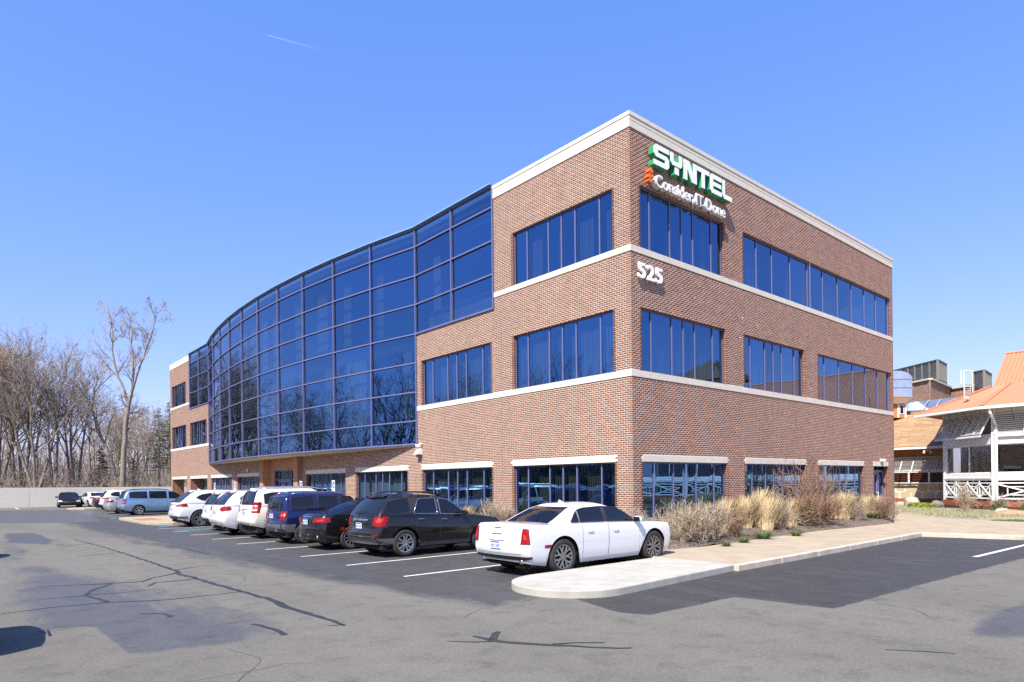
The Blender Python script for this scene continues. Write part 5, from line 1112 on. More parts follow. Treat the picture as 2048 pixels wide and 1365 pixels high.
corr(Vector((28.05, -24, 7.0)), Vector((28.6, -2.62, 7.0)), RG, RGA, .20, .026, 'roof_sheet', ORM, vb)
MB().add([(28.6, -2.62, 6.98), (33.2, -2.62, 6.98), RG], [(0, 1, 2)]).build('roof_end', ORM, vb); MB().add([RG, RGA, (33.2, -24, 6.98), (33.2, -2.62, 6.98)], [(0, 1, 2, 3)]).build('roof_sheet', ORM, vb)
MB().tube([RG, RGA], .08, 6).build('ridge_cap', ORM, vb)
ds = K1+Vector((.02, -.35, -.1)); MB().tube([ds, ds+Vector((0, -.05, -.25)), Vector((26.86, -3.15, 4.75)), Vector((26.86, -3.15, .2))], .07, 4).build('downspout', WHITEP, vb)
# parallel wing farther right: only its pagoda roof reflects in the glass
for (cx_, cy_) in ((29.2, -15.5),):
    t = MB(); t.bx(cx_-1.2, cx_+1.2, cy_-1.2, cy_+1.2, 7.4, 9.6); t.build('lantern_wall', WHITEP, vb)
    MB().add([(cx_-2, cy_-2, 9.6), (cx_+2, cy_-2, 9.6), (cx_+2, cy_+2, 9.6), (cx_-2, cy_+2, 9.6), (cx_, cy_, 11.6)], [(0, 1, 4), (1, 2, 4), (2, 3, 4), (3, 0, 4), (3, 2, 1, 0)]).build('lantern_roof', pm('roof_brown', (.18, .12, .07), .9, var=.2), vb)
for (x_, y_, Y_) in ((1934, 797, 37.0), (2046, 778, 35.8)):
    v = at(x_, y_, Y_); t = thing('roof_floodlight', 'small floodlight on a bracket on the orange roof, '+('by its left hip' if x_ < 2000 else 'at the right picture edge'), 'lamp', v)
    MB().tube([(0, 0, -.05), (0, 0, -.42)], .02, 6).build('bracket', BRONZE, t); MB().box((-.05, 0, .03), (.16, .26, .16)).build('lamp_head', pm('lamp_grey', (.45, .43, .40), .5), t); MB().bx(-.16, .16, -.12, .12, -.46, -.42).build('base', BRONZE, t)
# ------------------------------------------------------------------ stone faced wing with brown shingle roof
sw = thing('stone_wing', 'low wing with flagstone wall, slatted awning shutters and brown shingle roof behind the office corner', 'building')
WA, W0, W1 = 33.0, 0.6, 9.5
MB().bx(WA, WA+.3, W0, W1, .1, 4).build('wall', REDB, sw); MB().bx(WA-.06, WA+.1, W0, W1, .26, .58).build('floor_band', REDB, sw)
FLAG = island_mat('flagstone', [(.42, .36, .25), (.36, .33, .26), (.50, .36, .18), (.40, .34, .24), (.52, .40, .24), (.33, .31, .26), (.46, .33, .17)], bmp=.4, bs=20)
MB().bx(WA-.04, WA+.1, W0, W1, .58, 1.55).build('stone_wall', MORTAR, sw)
swl = [o for o in sw.children if o.name.startswith('stone_wall')][0]; rr_ = random.Random(8); y = W0
rows_ = [(.60, 1.02), (1.06, 1.53)]
for z0, z1 in rows_:
    y = W0+rr_.uniform(0, .3)
    while y < 7:
        w_ = rr_.uniform(.45, .85); c = Vector((0, y+w_/2, (z0+z1)/2+rr_.uniform(-.05, .05))); k = rr_.choice([5, 6, 7]); ph = rr_.random()*6
        poly = [(c.y+(w_/2+.01)*math.copysign(abs(math.cos(ph+2*math.pi*i/k))**.7, math.cos(ph+2*math.pi*i/k)), c.z+(z1-z0)*.56*math.copysign(abs(math.sin(ph+2*math.pi*i/k))**.7, math.sin(ph+2*math.pi*i/k))) for i in range(k)]
        dd = rr_.uniform(.05, .065); MB().add([(WA-dd, a, min(max(b_, .59), 1.54)) for a, b_ in poly]+[(WA-.02, a, min(max(b_, .59), 1.54)) for a, b_ in poly], [tuple(range(k)), tuple(range(2*k-1, k-1, -1))]+[(i, k+i, k+(i+1) % k, (i+1) % k) for i in range(k)]).build('stone', FLAG, swl); y += w_+.03
MB().bx(WA-.12, WA+.1, W0, W1, 1.55, 1.64).build('sill', WHITEP, sw)
f = MB()
for u in (W0, 1.9, 3.1, 4.3, 5.5, 6.7): f.bx(WA-.06, WA+.05, u-.05, u+.05, 1.64, 2.4)
f.bx(WA-.06, WA+.05, W0, W1, 2.36, 2.46); f = f.build('window_frame', WHITEP, sw)
for a, b_ in zip((W0, 1.9, 3.1, 4.3, 5.5), (1.9, 3.1, 4.3, 5.5, 6.7)): MB().add([(WA-.02, a+.05, 1.64), (WA-.02, b_-.05, 1.64), (WA-.02, b_-.05, 2.36), (WA-.02, a+.05, 2.36)], [(0, 3, 2, 1)]).build('pane', GLASS_CLEAR, f)
MB().bx(WA-.03, WA+.1, W0, W1, 3.3, 3.84).build('upper_panel', PANELO, sw)
def sh2(u, t): return Vector((WA-.06-.75*t, u, 3.34-1.02*t))
sf = MB()
for t in (0, 1): sf.bar(sh2(W0, t), sh2(7, t), .05, .10, upv=(-1, 0, 0))
for j in range(10): u = W0+.02+j*.7; sf.bar(sh2(u, 0), sh2(u, 1), .05, .10, upv=(-1, 0, 0))
sf = sf.build('shutter', LOUV, sw)
for j in range(11):
    t = .07+.86*j/10; MB().bar(sh2(W0, t), sh2(7, t), .012, .075, upv=(-.75, 0, .66)).build('slat', LOUV, sf)
MB().bx(WA-.9, WA-.75, W0-.2, W1, 3.84, 4.0).build('gutter', WHITEP, sw); MB().bx(WA-.8, WA+.2, W0, W1, 3.84, 3.88).build('soffit', SOFFIT, sw)
rf = MB().add([(WA-.9, W0-.4, 3.98), (WA-.9, W1, 3.98), (WA+3.4, W1, 6.45), (WA+3.4, W0+.5, 6.45)], [(0, 3, 2, 1)]).build('roof', pm('roof_felt', (.12, .08, .05), .95), sw)
for k in range(22):
    t0, t1 = k/22, (k+1.15)/22; p0, p1 = Vector((WA-.92+4.3*t0, 0, 4.02+2.47*t0)), Vector((WA-.92+4.3*t1, 0, 4.0+2.47*t1)); y = W0-.4+.2*(k % 3)
    while y < 8.2:
        w_ = rr_.uniform(.45, .95); q = MB(); e = rr_.uniform(.008, .02); q.add([(p0.x, y, p0.z+e), (p0.x, y+w_, p0.z+e), (p1.x, y+w_, p1.z), (p1.x, y, p1.z), (p0.x, y, p0.z-.02), (p0.x, y+w_, p0.z-.02)], [(0, 3, 2, 1), (0, 1, 5, 4)]); q.build('shingle', SHING, rf); y += w_+.012
corr((WA-.2+1.2, W0-.55, 5.0), (WA+3.4, W0+.5, 6.4), (WA+5.5, 1.6, 6.4), (WA+3, -3.5, 5.0), .2, .02, 'orange_roof', ORM, sw)
for y in (.95, 1.45):
    pass
tf = thing('eave_spotlights', 'pair of small white spotlights under the eave of the flagstone wing', 'lamp', at(1856, 905, 42.6))
for s in (-.2, .2): MB().lathe([(.0, .12), (.05, .11), (.07, 0), (.10, -.10), (0, -.08)], 12, c=(-.1, s, 0)).build('lamp_head', pm('lamp_tan', (.55, .48, .36), .5), tf, smooth=True)
MB().bx(-.06, .1, -.2, .2, .10, .16).build('base', SOFFIT, tf)
# ------------------------------------------------------------------ brick plant room with louvred screens, ducts and ladder behind
pr_ = thing('plant_building', 'pale red brick block with soldier course top carrying dark louvred screens behind the roofs', 'building')
p0, p1, p2 = at(1770, 772, 66), at(1860, 760, 60), at(1901, 774, 66); p3 = at(1941, 774, 64)
def vwall(a, b_, z0, z1, name, par, tan=True):
    d = (b_-a); d.z = 0; L_ = d.length; d.normalize(); nrm = Vector((d.y, -d.x, 0))
    if nrm.dot(CAMP-a) < 0: nrm = -nrm
    o = MB().add([(a.x, a.y, z0), (b_.x, b_.y, z0), (b_.x, b_.y, z1), (a.x, a.y, z1)], [(0, 1, 2, 3)]).build(name, MORTAR, par)
    V, Fq, T_ = [], [], []; k = 0; z = z1-.62
    def bq(u0, u1, za, zb_, dd):
        n = len(V); P = [a+d*u0+nrm*dd, a+d*u1+nrm*dd]
        for p in P:
            for zz in (za, zb_): V.append((p.x, p.y, zz))
        Fq.append((n, n+2, n+3, n+1)); T_.append(R_.random())
    u = 0
    while u < L_: bq(u, min(L_, u+.13), z1-.58, z1-.02, .03); u += .15
    while z > z0:
        u = -(k % 2)*.15
        while u < L_:
            if min(L_, u+.285)-max(0, u) > .02: bq(max(0, u), min(L_, u+.285), z-.082, z, .02)
            u += .30
        z -= .10; k += 1
    me = np_mesh('bricks', V, Fq, BRICK_TAN); at2 = me.attributes.new('tint', 'FLOAT', 'FACE'); at2.data.foreach_set('value', np.array(T_, np.float32)); tag(link_mesh('bricks', me, o), kind='stuff')
    MB().bar(Vector((a.x, a.y, z1+.07))+nrm*.05, Vector((b_.x, b_.y, z1+.07))+nrm*.05, .3, .16).build('parapet_cap', COPING, o); return o
zt = p1.z
vwall(p0, p1, 5, zt, 'wall', pr_); vwall(p1, p2, 5, zt, 'wall', pr_); vwall(p2, p3, 5, zt-.1, 'wall', pr_); p4 = p3+(p2-p1).normalized()*6; vwall(p3, p4, 5, zt-.1, 'wall', pr_)
def screen(corner, dl, dr, nl, nr_, h, lab, Lr=None):
    t = thing('louvre_screen', lab, 'screen', (0, 0, 0)); z1 = corner.z; z0 = z1-h
    for d, n, op in ((dl, nl, False), (dr, nr_, True)):
        L_ = d.length; dn = d.normalized()
        for i in range(n+1):
            q = corner+dn*(L_*i/n); MB().bar((q.x, q.y, z0), (q.x, q.y, z1), .16, .16, upv=dn).build('post', pm('bronze_post', (.20, .19, .15), .5), t)
        if not op:
            for i in range(n):
                a, b_ = corner+dn*(L_*i/n+.08), corner+dn*(L_*(i+1)/n-.08); m_ = MB(); z = z0+.1
                while z < z1-.05: m_.bar((a.x, a.y, z), (b_.x, b_.y, z), .02, .10, upv=(-.5, -.5, .7)); z += .11
                m_.build('louvre_panel', BRONZE, t)
        else:
            m_ = MB(); a, b_ = corner+dn*.1, corner+dn*L_; m_.bar((a.x+.2, a.y, (z0+z1)/2), (b_.x+.2, b_.y, (z0+z1)/2), .03, h); m_.build('louvre_panel', pm('screen_dark', (.03, .03, .028), .6), t)
    m_ = MB(); q0, q2 = corner+dl, corner+dr
    for z in (z0, z1): m_.bar((q0.x, q0.y, z), (corner.x, corner.y, z), .2, .12); m_.bar((corner.x, corner.y, z), (q2.x, q2.y, z), .2, .12)
    m_.build('rail', BRONZE, t)
    for k in range(5):
        pass
    return t
dL = (p0-p1).normalized(); dL.z = 0; dR_ = (p2-p1).normalized(); dR_.z = 0
c1 = at(1875, 720.5, 64); screen(c1, dL*9, dR_*3.6, 9, 8, 1.95, 'large dark bronze louvred roof screen above the brick plant block')
c2_ = at(1968, 741, 62); screen(c2_, dL*1.15, dR_*3.6, 1, 7, 2.6, 'smaller dark louvred roof screen beside the white ladder')
ld = thing('roof_ladder', 'white caged ladder between the two dark roof screens', 'ladder', (0, 0, 0)); l0, l1 = at(1928, 742, 61.5), at(1945, 742, 61.5); m_ = MB()
for q in (l0, l1): m_.tube([(q.x, q.y, q.z), (q.x, q.y, q.z-2.9)], .045, 6)
m_.tube([l0, l1], .045, 6)
for k in range(2): o_ = Vector((0, 0, -1.25)); m_.tube([l0+o_, l1+o_+Vector((.6, 0, -.05))], .05, 6)
o_ = Vector((-.5, .1, -.05)); m_.tube([l0, l0+o_, l0+o_+Vector((0, 0, -1.25))], .04, 6); m_.build('rails', WHITEP, ld)
m_ = MB()
for k in range(1, 9): z = Vector((0, 0, -1.3-.2*k)); m_.tube([l0+z, l1+z], .02, 5)
m_.build('rungs', WHITEP, ld)
du = thing('duct_elbow', 'silver curved duct elbow rising beside the office building edge', 'duct', (0, 0, 0)); q = at(1800, 800, 52); z0 = q.z; hh = at(1800, 744, 52).z-z0
m_ = MB(); prof = [(-.62, 0), (-.62, hh*.72)]+[(-.62+.62*(1-math.cos(a))*1.9, hh*.72+hh*.28*math.sin(a)) for a in np.linspace(.2, math.pi/2, 7)]
A = []
for s in (-.5, .9): A.append([Vector((q.x, q.y, z0))+RT*(.6-x_-.55)+FW*(s)+Vector((0, 0, z_)) for x_, z_ in prof])
m_.grid(A); n_ = len(prof)
m_.add([A[0][i] for i in range(n_)]+[Vector((q.x, q.y, z0))+RT*(-1.6)+FW*-.5, Vector((q.x, q.y, z0+hh))+RT*(-1.6)+FW*-.5], [tuple([n_]+list(range(n_))+[n_+1])]); m_.build('elbow', GALV, du)
for f_ in (.42, .72): MB().bar(Vector((q.x, q.y, z0+hh*f_))+RT*.70+FW*-.53, Vector((q.x, q.y, z0+hh*f_))+RT*-1.2+FW*-.53, .05, .07).build('seam', GALV, du)
d2 = thing('roof_duct', 'long silver sloping duct between the brown and orange roofs', 'duct', (0, 0, 0)); a0, a1, a2, a3 = at(1815, 822, 50), at(1860, 820, 49), at(1915, 795, 47), at(1835, 803, 50)
m_ = MB(); dp = FW*1.2; m_.add([a0, a1, at(1912, 808, 47), a2, a3, a0+dp, a1+dp, at(1912, 808, 47)+dp, a2+dp, a3+dp], [(0, 1, 2, 3, 4), (9, 8, 7, 6, 5), (0, 5, 6, 1), (3, 8, 9, 4), (4, 9, 5, 0), (2, 7, 8, 3), (1, 6, 7, 2)]); m_.build('duct_body', GALV, d2)
for t in (.3, .6): pa, pb = a0.lerp(at(1912, 808, 47), t), a3.lerp(a2, t); MB().bar(pa-FW*.03, pb-FW*.03, .05, .05).build('seam', GALV, d2)
vwall(at(1785, 822, 53), at(1880, 820, 53), 5.2, at(1800, 815, 53).z, 'wall', pr_)
cu_ = thing('roof_cupola', 'small orange sided cupola with flared white eave beside the office building edge', 'cupola', (0, 0, 0)); c = at(1798, 815, 47); 
def cb(x0, x1, z0, z1, d0, d1, nm, mt): 
    P = [c+RT*x+FW*d+Vector((0, 0, z)) for z in (z0, z1) for d in (d0, d1) for x in (x0, x1)]; MB().add(P, [(0, 2, 3, 1), (4, 5, 7, 6), (0, 1, 5, 4), (2, 6, 7, 3), (0, 4, 6, 2), (1, 3, 7, 5)]).build(nm, mt, cu_)
cb(-1.1, .48, -.75, .25, 0, 1.5, 'wall', PANELO); cb(.02, .34, -.5, .18, -.03, .02, 'window', WHITEP); cb(.07, .29, -.44, .12, -.05, -.03, 'pane', CARGLASS); cb(-.12, -.02, -.75, .25, -.04, 0, 'corner_board', WHITEP); cb(.40, .5, -.75, .25, -.04, 0, 'corner_board', WHITEP)
P = [c+RT*x+FW*d+Vector((0, 0, z)) for x, d, z in ((-1.3, -.1, .25), (.40, -.1, .25), (.6, 1.6, .25), (-1.3, -.5, .62), (.36+.3, -.5, .62), (1.5, 1.9, .62))]
MB().add(P, [(0, 1, 4, 3), (1, 2, 5, 4)]).build('flared_eave', WHITEP, cu_)
P = [c+RT*x+FW*d+Vector((0, 0, z)) for x, d, z in ((-1.5, -.55, .64), (.70, -.55, .64), (1.6, 2.0, .64), (-.8, .8, 1.1))]; MB().add(P, [(0, 1, 3), (1, 2, 3)]).build('roof', SHING, cu_)
# ================================================================== far retaining wall, terrain, trees
rw = thing('retaining_wall', 'long low grey concrete wall across the far end of the car park', 'wall')
WALLC = island_mat('wall_concrete', [(.58, .555, .50), (.54, .52, .47), (.61, .585, .53)], bmp=.3, bs=14, fine=.16)
q0, q1 = Vector((-46, 68.6, 0)), Vector((14, 66.6, 0)); dw = (q1-q0).normalized(); Lw = (q1-q0).length; nW = Vector((dw.y, -dw.x, 0)); x = 0
while x < Lw-.1:
    zt_ = 1.97-.30*max(0, (x-26)/Lw); MB().bar(q0+dw*(x+.006)+Vector((0, 0, zt_/2)), q0+dw*min(Lw, x+2.99)+Vector((0, 0, zt_/2)), .3, zt_).build('panel', WALLC, rw); x += 3
MB().bar(q0+nW*.0+Vector((0, 0, 1.0)), q1+Vector((0, 0, .85)), .2, 1.4).build('core', MORTAR, rw)
def terrain():
    gx = np.concatenate([np.linspace(-330, -60, 28), np.linspace(-52, 60, 40), np.linspace(75, 330, 20)]); gy = np.concatenate([[68.75], np.linspace(70, 130, 26), np.linspace(140, 420, 16)]); A, B_ = np.meshgrid(gx, gy, indexing='ij')
    r = np.random.RandomState(2); Z = 1.45+np.minimum(1.2, (B_-68)*.02)+r.uniform(-.15, .15, A.shape); Z[:, 0] = 1.45; n2 = len(gy); i2 = (np.arange(len(gx)-1)[:, None]*n2+np.arange(n2-1)[None]).ravel()
    return np_mesh('terrain', np.stack([A.ravel(), B_.ravel(), Z.ravel()], 1), np.stack([i2, i2+n2, i2+n2+1, i2+1], 1), SOIL, True)
tag(link_mesh('terrain', terrain()), kind='structure')
class Tree:
    """recursive bare tree; thick wood goes to 'wood', fine wood to 'twigs'"""
    def __init__(s, seed, nch=(6, 5, 5, 4), len_=(.55, .52, .5, .5), ang=(28, 55), lift=.10, wig=.16, tw_r=.011, budp=0., min_r=.012):
        s.r = random.Random(seed); s.wood, s.tw, s.bud = MB(), MB(), MB(); s.nch, s.len_, s.ang, s.lift, s.wig, s.tw_r, s.budp, s.min_r = nch, len_, ang, lift, wig, tw_r, budp, min_r
    def rv(s): return Vector((s.r.gauss(0, 1), s.r.gauss(0, 1), s.r.gauss(0, 1)))
    def limb(s, P, r0, r1, lev):
        n = len(P); rad = [max(s.min_r if lev < 3 else s.tw_r, r0+(r1-r0)*i/(n-1)) for i in range(n)]
        (s.wood if lev < 2 else s.tw).tube(P, rad, (8, 5, 3, 3, 3)[min(lev, 4)], cap=False)
        if lev >= 3 and s.r.random() < s.budp:
            p = P[-1]
            for q in (P[-1], P[len(P)//2]):
                a, b_ = s.rv()*.07, s.rv()*.07; s.bud.add([q, q+a, q+a+b_, q+b_], [(0, 1, 2, 3)])
    def grow(s, p, d, l, r0, lev, n=None):
        n = n or (7, 5, 4, 3, 2)[min(lev, 4)]; P = [Vector(p)]; d = Vector(d).normalized()
        for i in range(n):
            d = (d+s.rv()*s.wig*(1 if lev else .35)+Vector((0, 0, s.lift))).normalized(); P.append(P[-1]+d*l/n)
        s.limb(P, r0, r0*(.45 if lev else .35), lev); s.kids(P, l, r0, lev)
    def kids(s, P, l, r0, lev, lo=None):
        if lev >= len(s.nch): return
        n = len(P)-1; k = s.nch[lev]
        for j in range(k):
            t = (lo if lo is not None else (.35 if lev == 0 else .22))+(1-(lo if lo is not None else (.35 if lev == 0 else .22)))*(j+s.r.random())/k; i = min(n-1, int(t*n)); p = P[i].lerp(P[i+1], t*n-i); ax = (P[i+1]-P[i]).normalized()
            side = ax.cross(s.rv()).normalized(); a = math.radians(s.r.uniform(*s.ang)); dd = ax*math.cos(a)+side*math.sin(a)
            s.grow(p, dd, l*s.len_[lev]*s.r.uniform(.7, 1.2)*(1.15-.4*t), r0*.52*(1-.4*t), lev+1)
    def make(s, name, twig=TWIG):
        return (s.wood.mesh('trunk', BARK, True), s.tw.mesh('crown', twig), s.bud.mesh('buds', BUD) if s.bud.f else None)
def plant_tree(name, ms, label, loc, rz, sc_, group=None, cat='tree'):
    t = thing(name, label, cat, loc, rz, group); t.scale = (sc_[0], sc_[0], sc_[1]) if hasattr(sc_, '__len__') else (sc_,)*3
    tr = link_mesh('trunk', ms[0], t); link_mesh('crown', ms[1], t)
    if ms[2]: link_mesh('buds', ms[2], t)
    return t
def spread(seed, h, stems, budp=0., twig=TWIG, lean=.28):
    T_ = Tree(seed, nch=(7, 6, 5, 3), len_=(.62, .58, .54, .55), ang=(18, 50), lift=.08, budp=budp, tw_r=.010, min_r=.012)
    for k in range(stems):
        a = 2*math.pi*k/stems+T_.r.random(); d = Vector((math.cos(a)*lean*T_.r.uniform(.4, 1.3), math.sin(a)*lean*T_.r.uniform(.4, 1.3), 1)); T_.grow(Vector((math.cos(a)*.25, math.sin(a)*.25, -.3)) if stems > 1 else Vector((0, 0, -.3)), d, h*T_.r.uniform(.8, 1.)*.86, h*.0125*(1.25 if stems == 1 else 1), 0)
    return T_.make('t', twig)
B1 = spread(1, 15, 4, 0, TWIG); B2 = spread(2, 15, 3, 0, TWIG_P); B3 = spread(3, 14, 5, .30, TWIG); B4 = spread(4, 15, 1, 0, TWIG_P, .1); B5 = spread(6, 14, 2, 0, TWIG)
# the tall forked tree
T_ = Tree(21, nch=(6, 5, 4), len_=(.46, .62, .58, .52), ang=(25, 58), lift=.09, tw_r=.011)
def limbpath(pts, r0, r1, k=7, lo=.25):
    P = [Vector(p) for p in pts]; Q = []
    for i in range(len(P)-1):
        for j in range(3): Q.append(P[i].lerp(P[i+1], j/3)+T_.rv()*.05)
    Q.append(P[-1]); T_.limb(Q, r0, r1, 0); l = sum((Q[i+1]-Q[i]).length for i in range(len(Q)-1)); T_.nch = (k, 6, 5, 4); T_.kids(Q, l*.55, r0*.8, 0, lo)
limbpath([(.45, 0, -.5), (.5, 0, 3), (.7, .1, 6), (1.05, 0, 9), (1.35, 0, 10.2)], .36, .25, 5, .55)
limbpath([(1.35, 0, 10.2), (.7, .2, 12.0), (-.5, .3, 14.6), (-1.0, .2, 17.0), (-.9, .4, 19.3), (-1.4, .2, 22)], .22, .03, 9)
limbpath([(1.35, 0, 10.2), (2.0, -.2, 12.3), (2.3, -.3, 15.0), (2.0, -.5, 17.6), (1.5, -.3, 19)], .22, .03, 8)
limbpath([(2.0, -.2, 12.0), (3.0, -.1, 15), (4.0, .2, 17.6), (4.9, .1, 20.0), (5.4, 0, 21.4)], .16, .03, 8)
TALL = T_.make('tall', TWIG)
T_ = Tree(33, nch=(6, 5, 4), len_=(.8, .6, .55, .5), ang=(30, 60), lift=.08); limbpath([(0, 0, -.5), (-.6, 0, 3.2), (-1.7, .1, 5.6), (-2.4, 0, 7.0), (-2.7, 0, 9.4), (-2.5, 0, 11.5)], .24, .05, 8, .3); LEAN = T_.make('lean', TWIG_P)
def conifer(seed, h, rad, mat, droop=.25, open_=0., layers=None):
    r = random.Random(seed); w, f = MB(), MB(); w.tube([(0, 0, -.3), (0, 0, h*.5), (0, 0, h)], [h*.016+.03, h*.010, .015], 7, cap=False); n = layers or int(h*4.2)
    for i in range(n):
        t = (i+.5)/n; z = h*(.06+.93*t)if not open_ else h*(open_+(.99-open_)*t); R_l = rad*(1-t)**.75+.12
        for k in range(r.randint(6, 9)):
            a = r.random()*6.283; L_ = R_l*r.uniform(.65, 1.1); d = Vector((math.cos(a), math.sin(a), 0)); zz = z+r.uniform(-.35, .35); tip = Vector((0, 0, zz))+d*L_+Vector((0, 0, -L_*droop*r.uniform(-.6, 1.4)+r.uniform(-.1, .15))); b0 = Vector((0, 0, zz)); w.tube([b0, tip], [.02, .006], 3, cap=False)
            m = max(4, int(L_*9))
            for j in range(m):
                u = (j+r.random())/m
                if u < .15: continue
                p = b0.lerp(tip, u); s_ = .30*(1.15-u*.6); sd = Vector((-d.y, d.x, 0))*r.choice([-1, 1]); e = (sd*r.uniform(.5, 1)+d*r.uniform(.2, .8)+Vector((0, 0, r.uniform(-.35, .25)))).normalized()*s_*r.uniform(.7, 1.3); o = e.cross(Vector((r.gauss(0, 1), r.gauss(0, 1), r.gauss(0, 1)))).normalized()*.045; f.add([p-o, p+e-o*.3, p+e+o*.3, p+o], [(0, 1, 2, 3)])
    return (w.mesh('trunk', BARK, True), f.mesh('crown', mat), None)
CON1 = conifer(1, 6.5, 2.0, NEEDLE); CON2 = conifer(2, 5, 1.5, NEEDLE, .3); PINE = conifer(5, 12, 2.6, NEEDLE_L, .12, .22, 26)
def gz_(a, b): return 1.42+min(1.2, (b-68)*.02)
WOODG = 'bare trees of the wood behind the retaining wall'
def wpt(x, Y): p = at(x, 960, Y); return (p.x, p.y, gz_(p.x, p.y) if p.y > 68.7 else 0)
plant_tree('bare_tree', TALL, 'tallest bare tree, forked high up, standing alone left of the office building', wpt(239, 74), -.71, (.84, .94))
plant_tree('bare_tree', LEAN, 'crooked bare tree leaning left just left of the tall forked tree', wpt(236, 77), -.71, 1.05)
rt = random.Random(14)
front = [(-60, 74, B1, 1.02), (-5, 73, B3, 1.08), (38, 75, B2, .98), (72, 72.5, B1, 1.0), (108, 74, B5, .95), (150, 78, B2, .9), (-120, 75, B2, 1.2), (20, 86, B4, 1.2), (185, 92, B5, .85), (275, 96, B1, .72), (320, 90, B2, .62), (345, 99, B4, .70), (-40, 95, B2, 1.15), (228, 102, B3, .72), (-200, 82, B1, 1.2), (-280, 84, B3, 1.2), (0, 112, B5, 1.1), (300, 112, B5, .85), (380, 110, B1, .8), (370, 125, B2, .9)]
own = {38: 'pale three-stemmed bare tree left of the black sedan, close behind the concrete wall', 72: 'four-stemmed bare tree just left above the black sedan, close behind the concrete wall', 108: 'twin-stemmed bare tree rising directly behind the black sedan', 150: 'pale three-stemmed bare tree above the distant white sedan', 275: 'small bare tree between the dark spruce and the pine', -5: 'large bare tree with rusty orange buds at the left picture edge'}
for i, (x, Y, ms, s) in enumerate(front):
    lab_ = 'bare grey-brown tree with many fine twigs in the wood behind the concrete wall' if ms is not B3 else 'bare tree with rusty orange buds in the wood behind the concrete wall'
    plant_tree('bare_tree', ms, own.get(x, lab_), wpt(x, Y), rt.uniform(0, 6.28), (s*rt.uniform(.95, 1.05), s*1.02*rt.uniform(.95, 1.05)), WOODG if ms is not B3 else 'rusty budded trees of the wood behind the retaining wall')
plant_tree('spruce_tree', CON1, 'small dark green spruce left of the tall forked tree', wpt(203, 80), .3, .80); plant_tree('spruce_tree', CON2, 'small dark spruce right of the tall forked tree trunk', wpt(266, 82), 1.3, .75)
plant_tree('pine_tree', PINE, 'pale green pine standing against the left end of the office building', wpt(319, 84), 2.1, .86); plant_tree('pine_tree', PINE, 'pine with thin crown touching the office building edge', wpt(340, 90), 4.1, .98)
plant_tree('spruce_tree', CON1, 'spruce low at the foot of the wood near the left picture edge', wpt(150, 100), 2.3, .8); 
# brush that nobody could count along the top of the wall
br = Tree(77, nch=()); mbb = MB(); r = random.Random(9)
for i in range(5200):
    a = r.uniform(-70, 40); b_ = 69.5+abs(r.gauss(0, 1))*16; z = gz_(a, b_); h = r.uniform(.7, 3.6)*(1 if b_ > 72 else .55); p = Vector((a, b_, z-.1)); d = Vector((r.gauss(0, .35), r.gauss(0, .35), 1)).normalized()
    mbb.tube([p, p+d*h*.5+Vector((r.gauss(0, .1), r.gauss(0, .1), 0)), p+d*h+Vector((r.gauss(0, .25), r.gauss(0, .25), 0))], [.016, .012, .008], 3, cap=False)
    for k in range(2): e = Vector((r.gauss(0, 1), r.gauss(0, 1), r.uniform(.2, 1.2))).normalized(); u = p+d*h*r.uniform(.3, .8); mbb.tube([u, u+e*h*.35], [.009, .006], 3, cap=False)
tag(mbb.build('undergrowth', TWIG), 'tangle of bare brush along the top of the concrete wall', None, None, 'stuff')
mbb = MB()
for i in range(9000):
    a = r.uniform(-170, 130); b_ = r.uniform(108, 150); z = gz_(a, b_); h = r.uniform(3, 12)*r.uniform(.7, 1); p = Vector((a, b_, z-.1)); d = Vector((r.gauss(0, .16), r.gauss(0, .16), 1)).normalized()
    mbb.tube([p, p+d*h], [.07, .015], 3, cap=False)
    for k in range(5): e = Vector((r.gauss(0, 1), r.gauss(0, 1), r.uniform(.3, 1.3))).normalized(); u = p+d*h*r.uniform(.35, .98); mbb.tube([u, u+e*h*r.uniform(.12, .26)], [.022, .012], 3, cap=False)
tag(mbb.build('far_woods', TWIG), 'far mass of bare woodland behind the nearer trees', None, None, 'stuff')
# trees across the street, seen mirrored in the glass front
refl = [(-47, 8, B1, 1.0), (-50, 22, B2, 1.0), (-46, 37, B3, 1.0), (-49, 52, B1, 1.05), (-45, 64, B5, 1.0), (-52, 78, B2, 1.15), (-44, 92, B1, 1.05), (-50, 104, B4, 1.2), (-56, 64, B4, 1.1), (-58, 90, B3, 1.2), (-40, 82, B5, 1.05), (-60, 120, B1, 1.3), (-48, 128, B2, 1.3), (-46, -8, B2, .9), (-44, 112, B3, 1.1), (-55, 45, B2, 1.1), (-56, 30, B5, 1.1), (-38, 74, B1, 1.0)]
for i, (a, b_, ms, s) in enumerate(refl): plant_tree('bare_tree', ms, 'bare tree across the street, mirrored in the blue glass front', (a, b_, 0 if b_ < 68 else gz_(a, b_)), rt.uniform(0, 6.28), s*rt.uniform(.85, 1.1), 'bare trees mirrored in the glass front')
for a, b_, s in ((-42, 47, 1.3), (-43, 86, 1.5), (-45, 98, 1.4), (-41, 14, .9)): plant_tree('spruce_tree', CON1, 'dark spruce across the street, mirrored in the glass front', (a, b_, 0), rt.uniform(0, 6), s, 'spruces mirrored in the glass front')
mbb = MB()
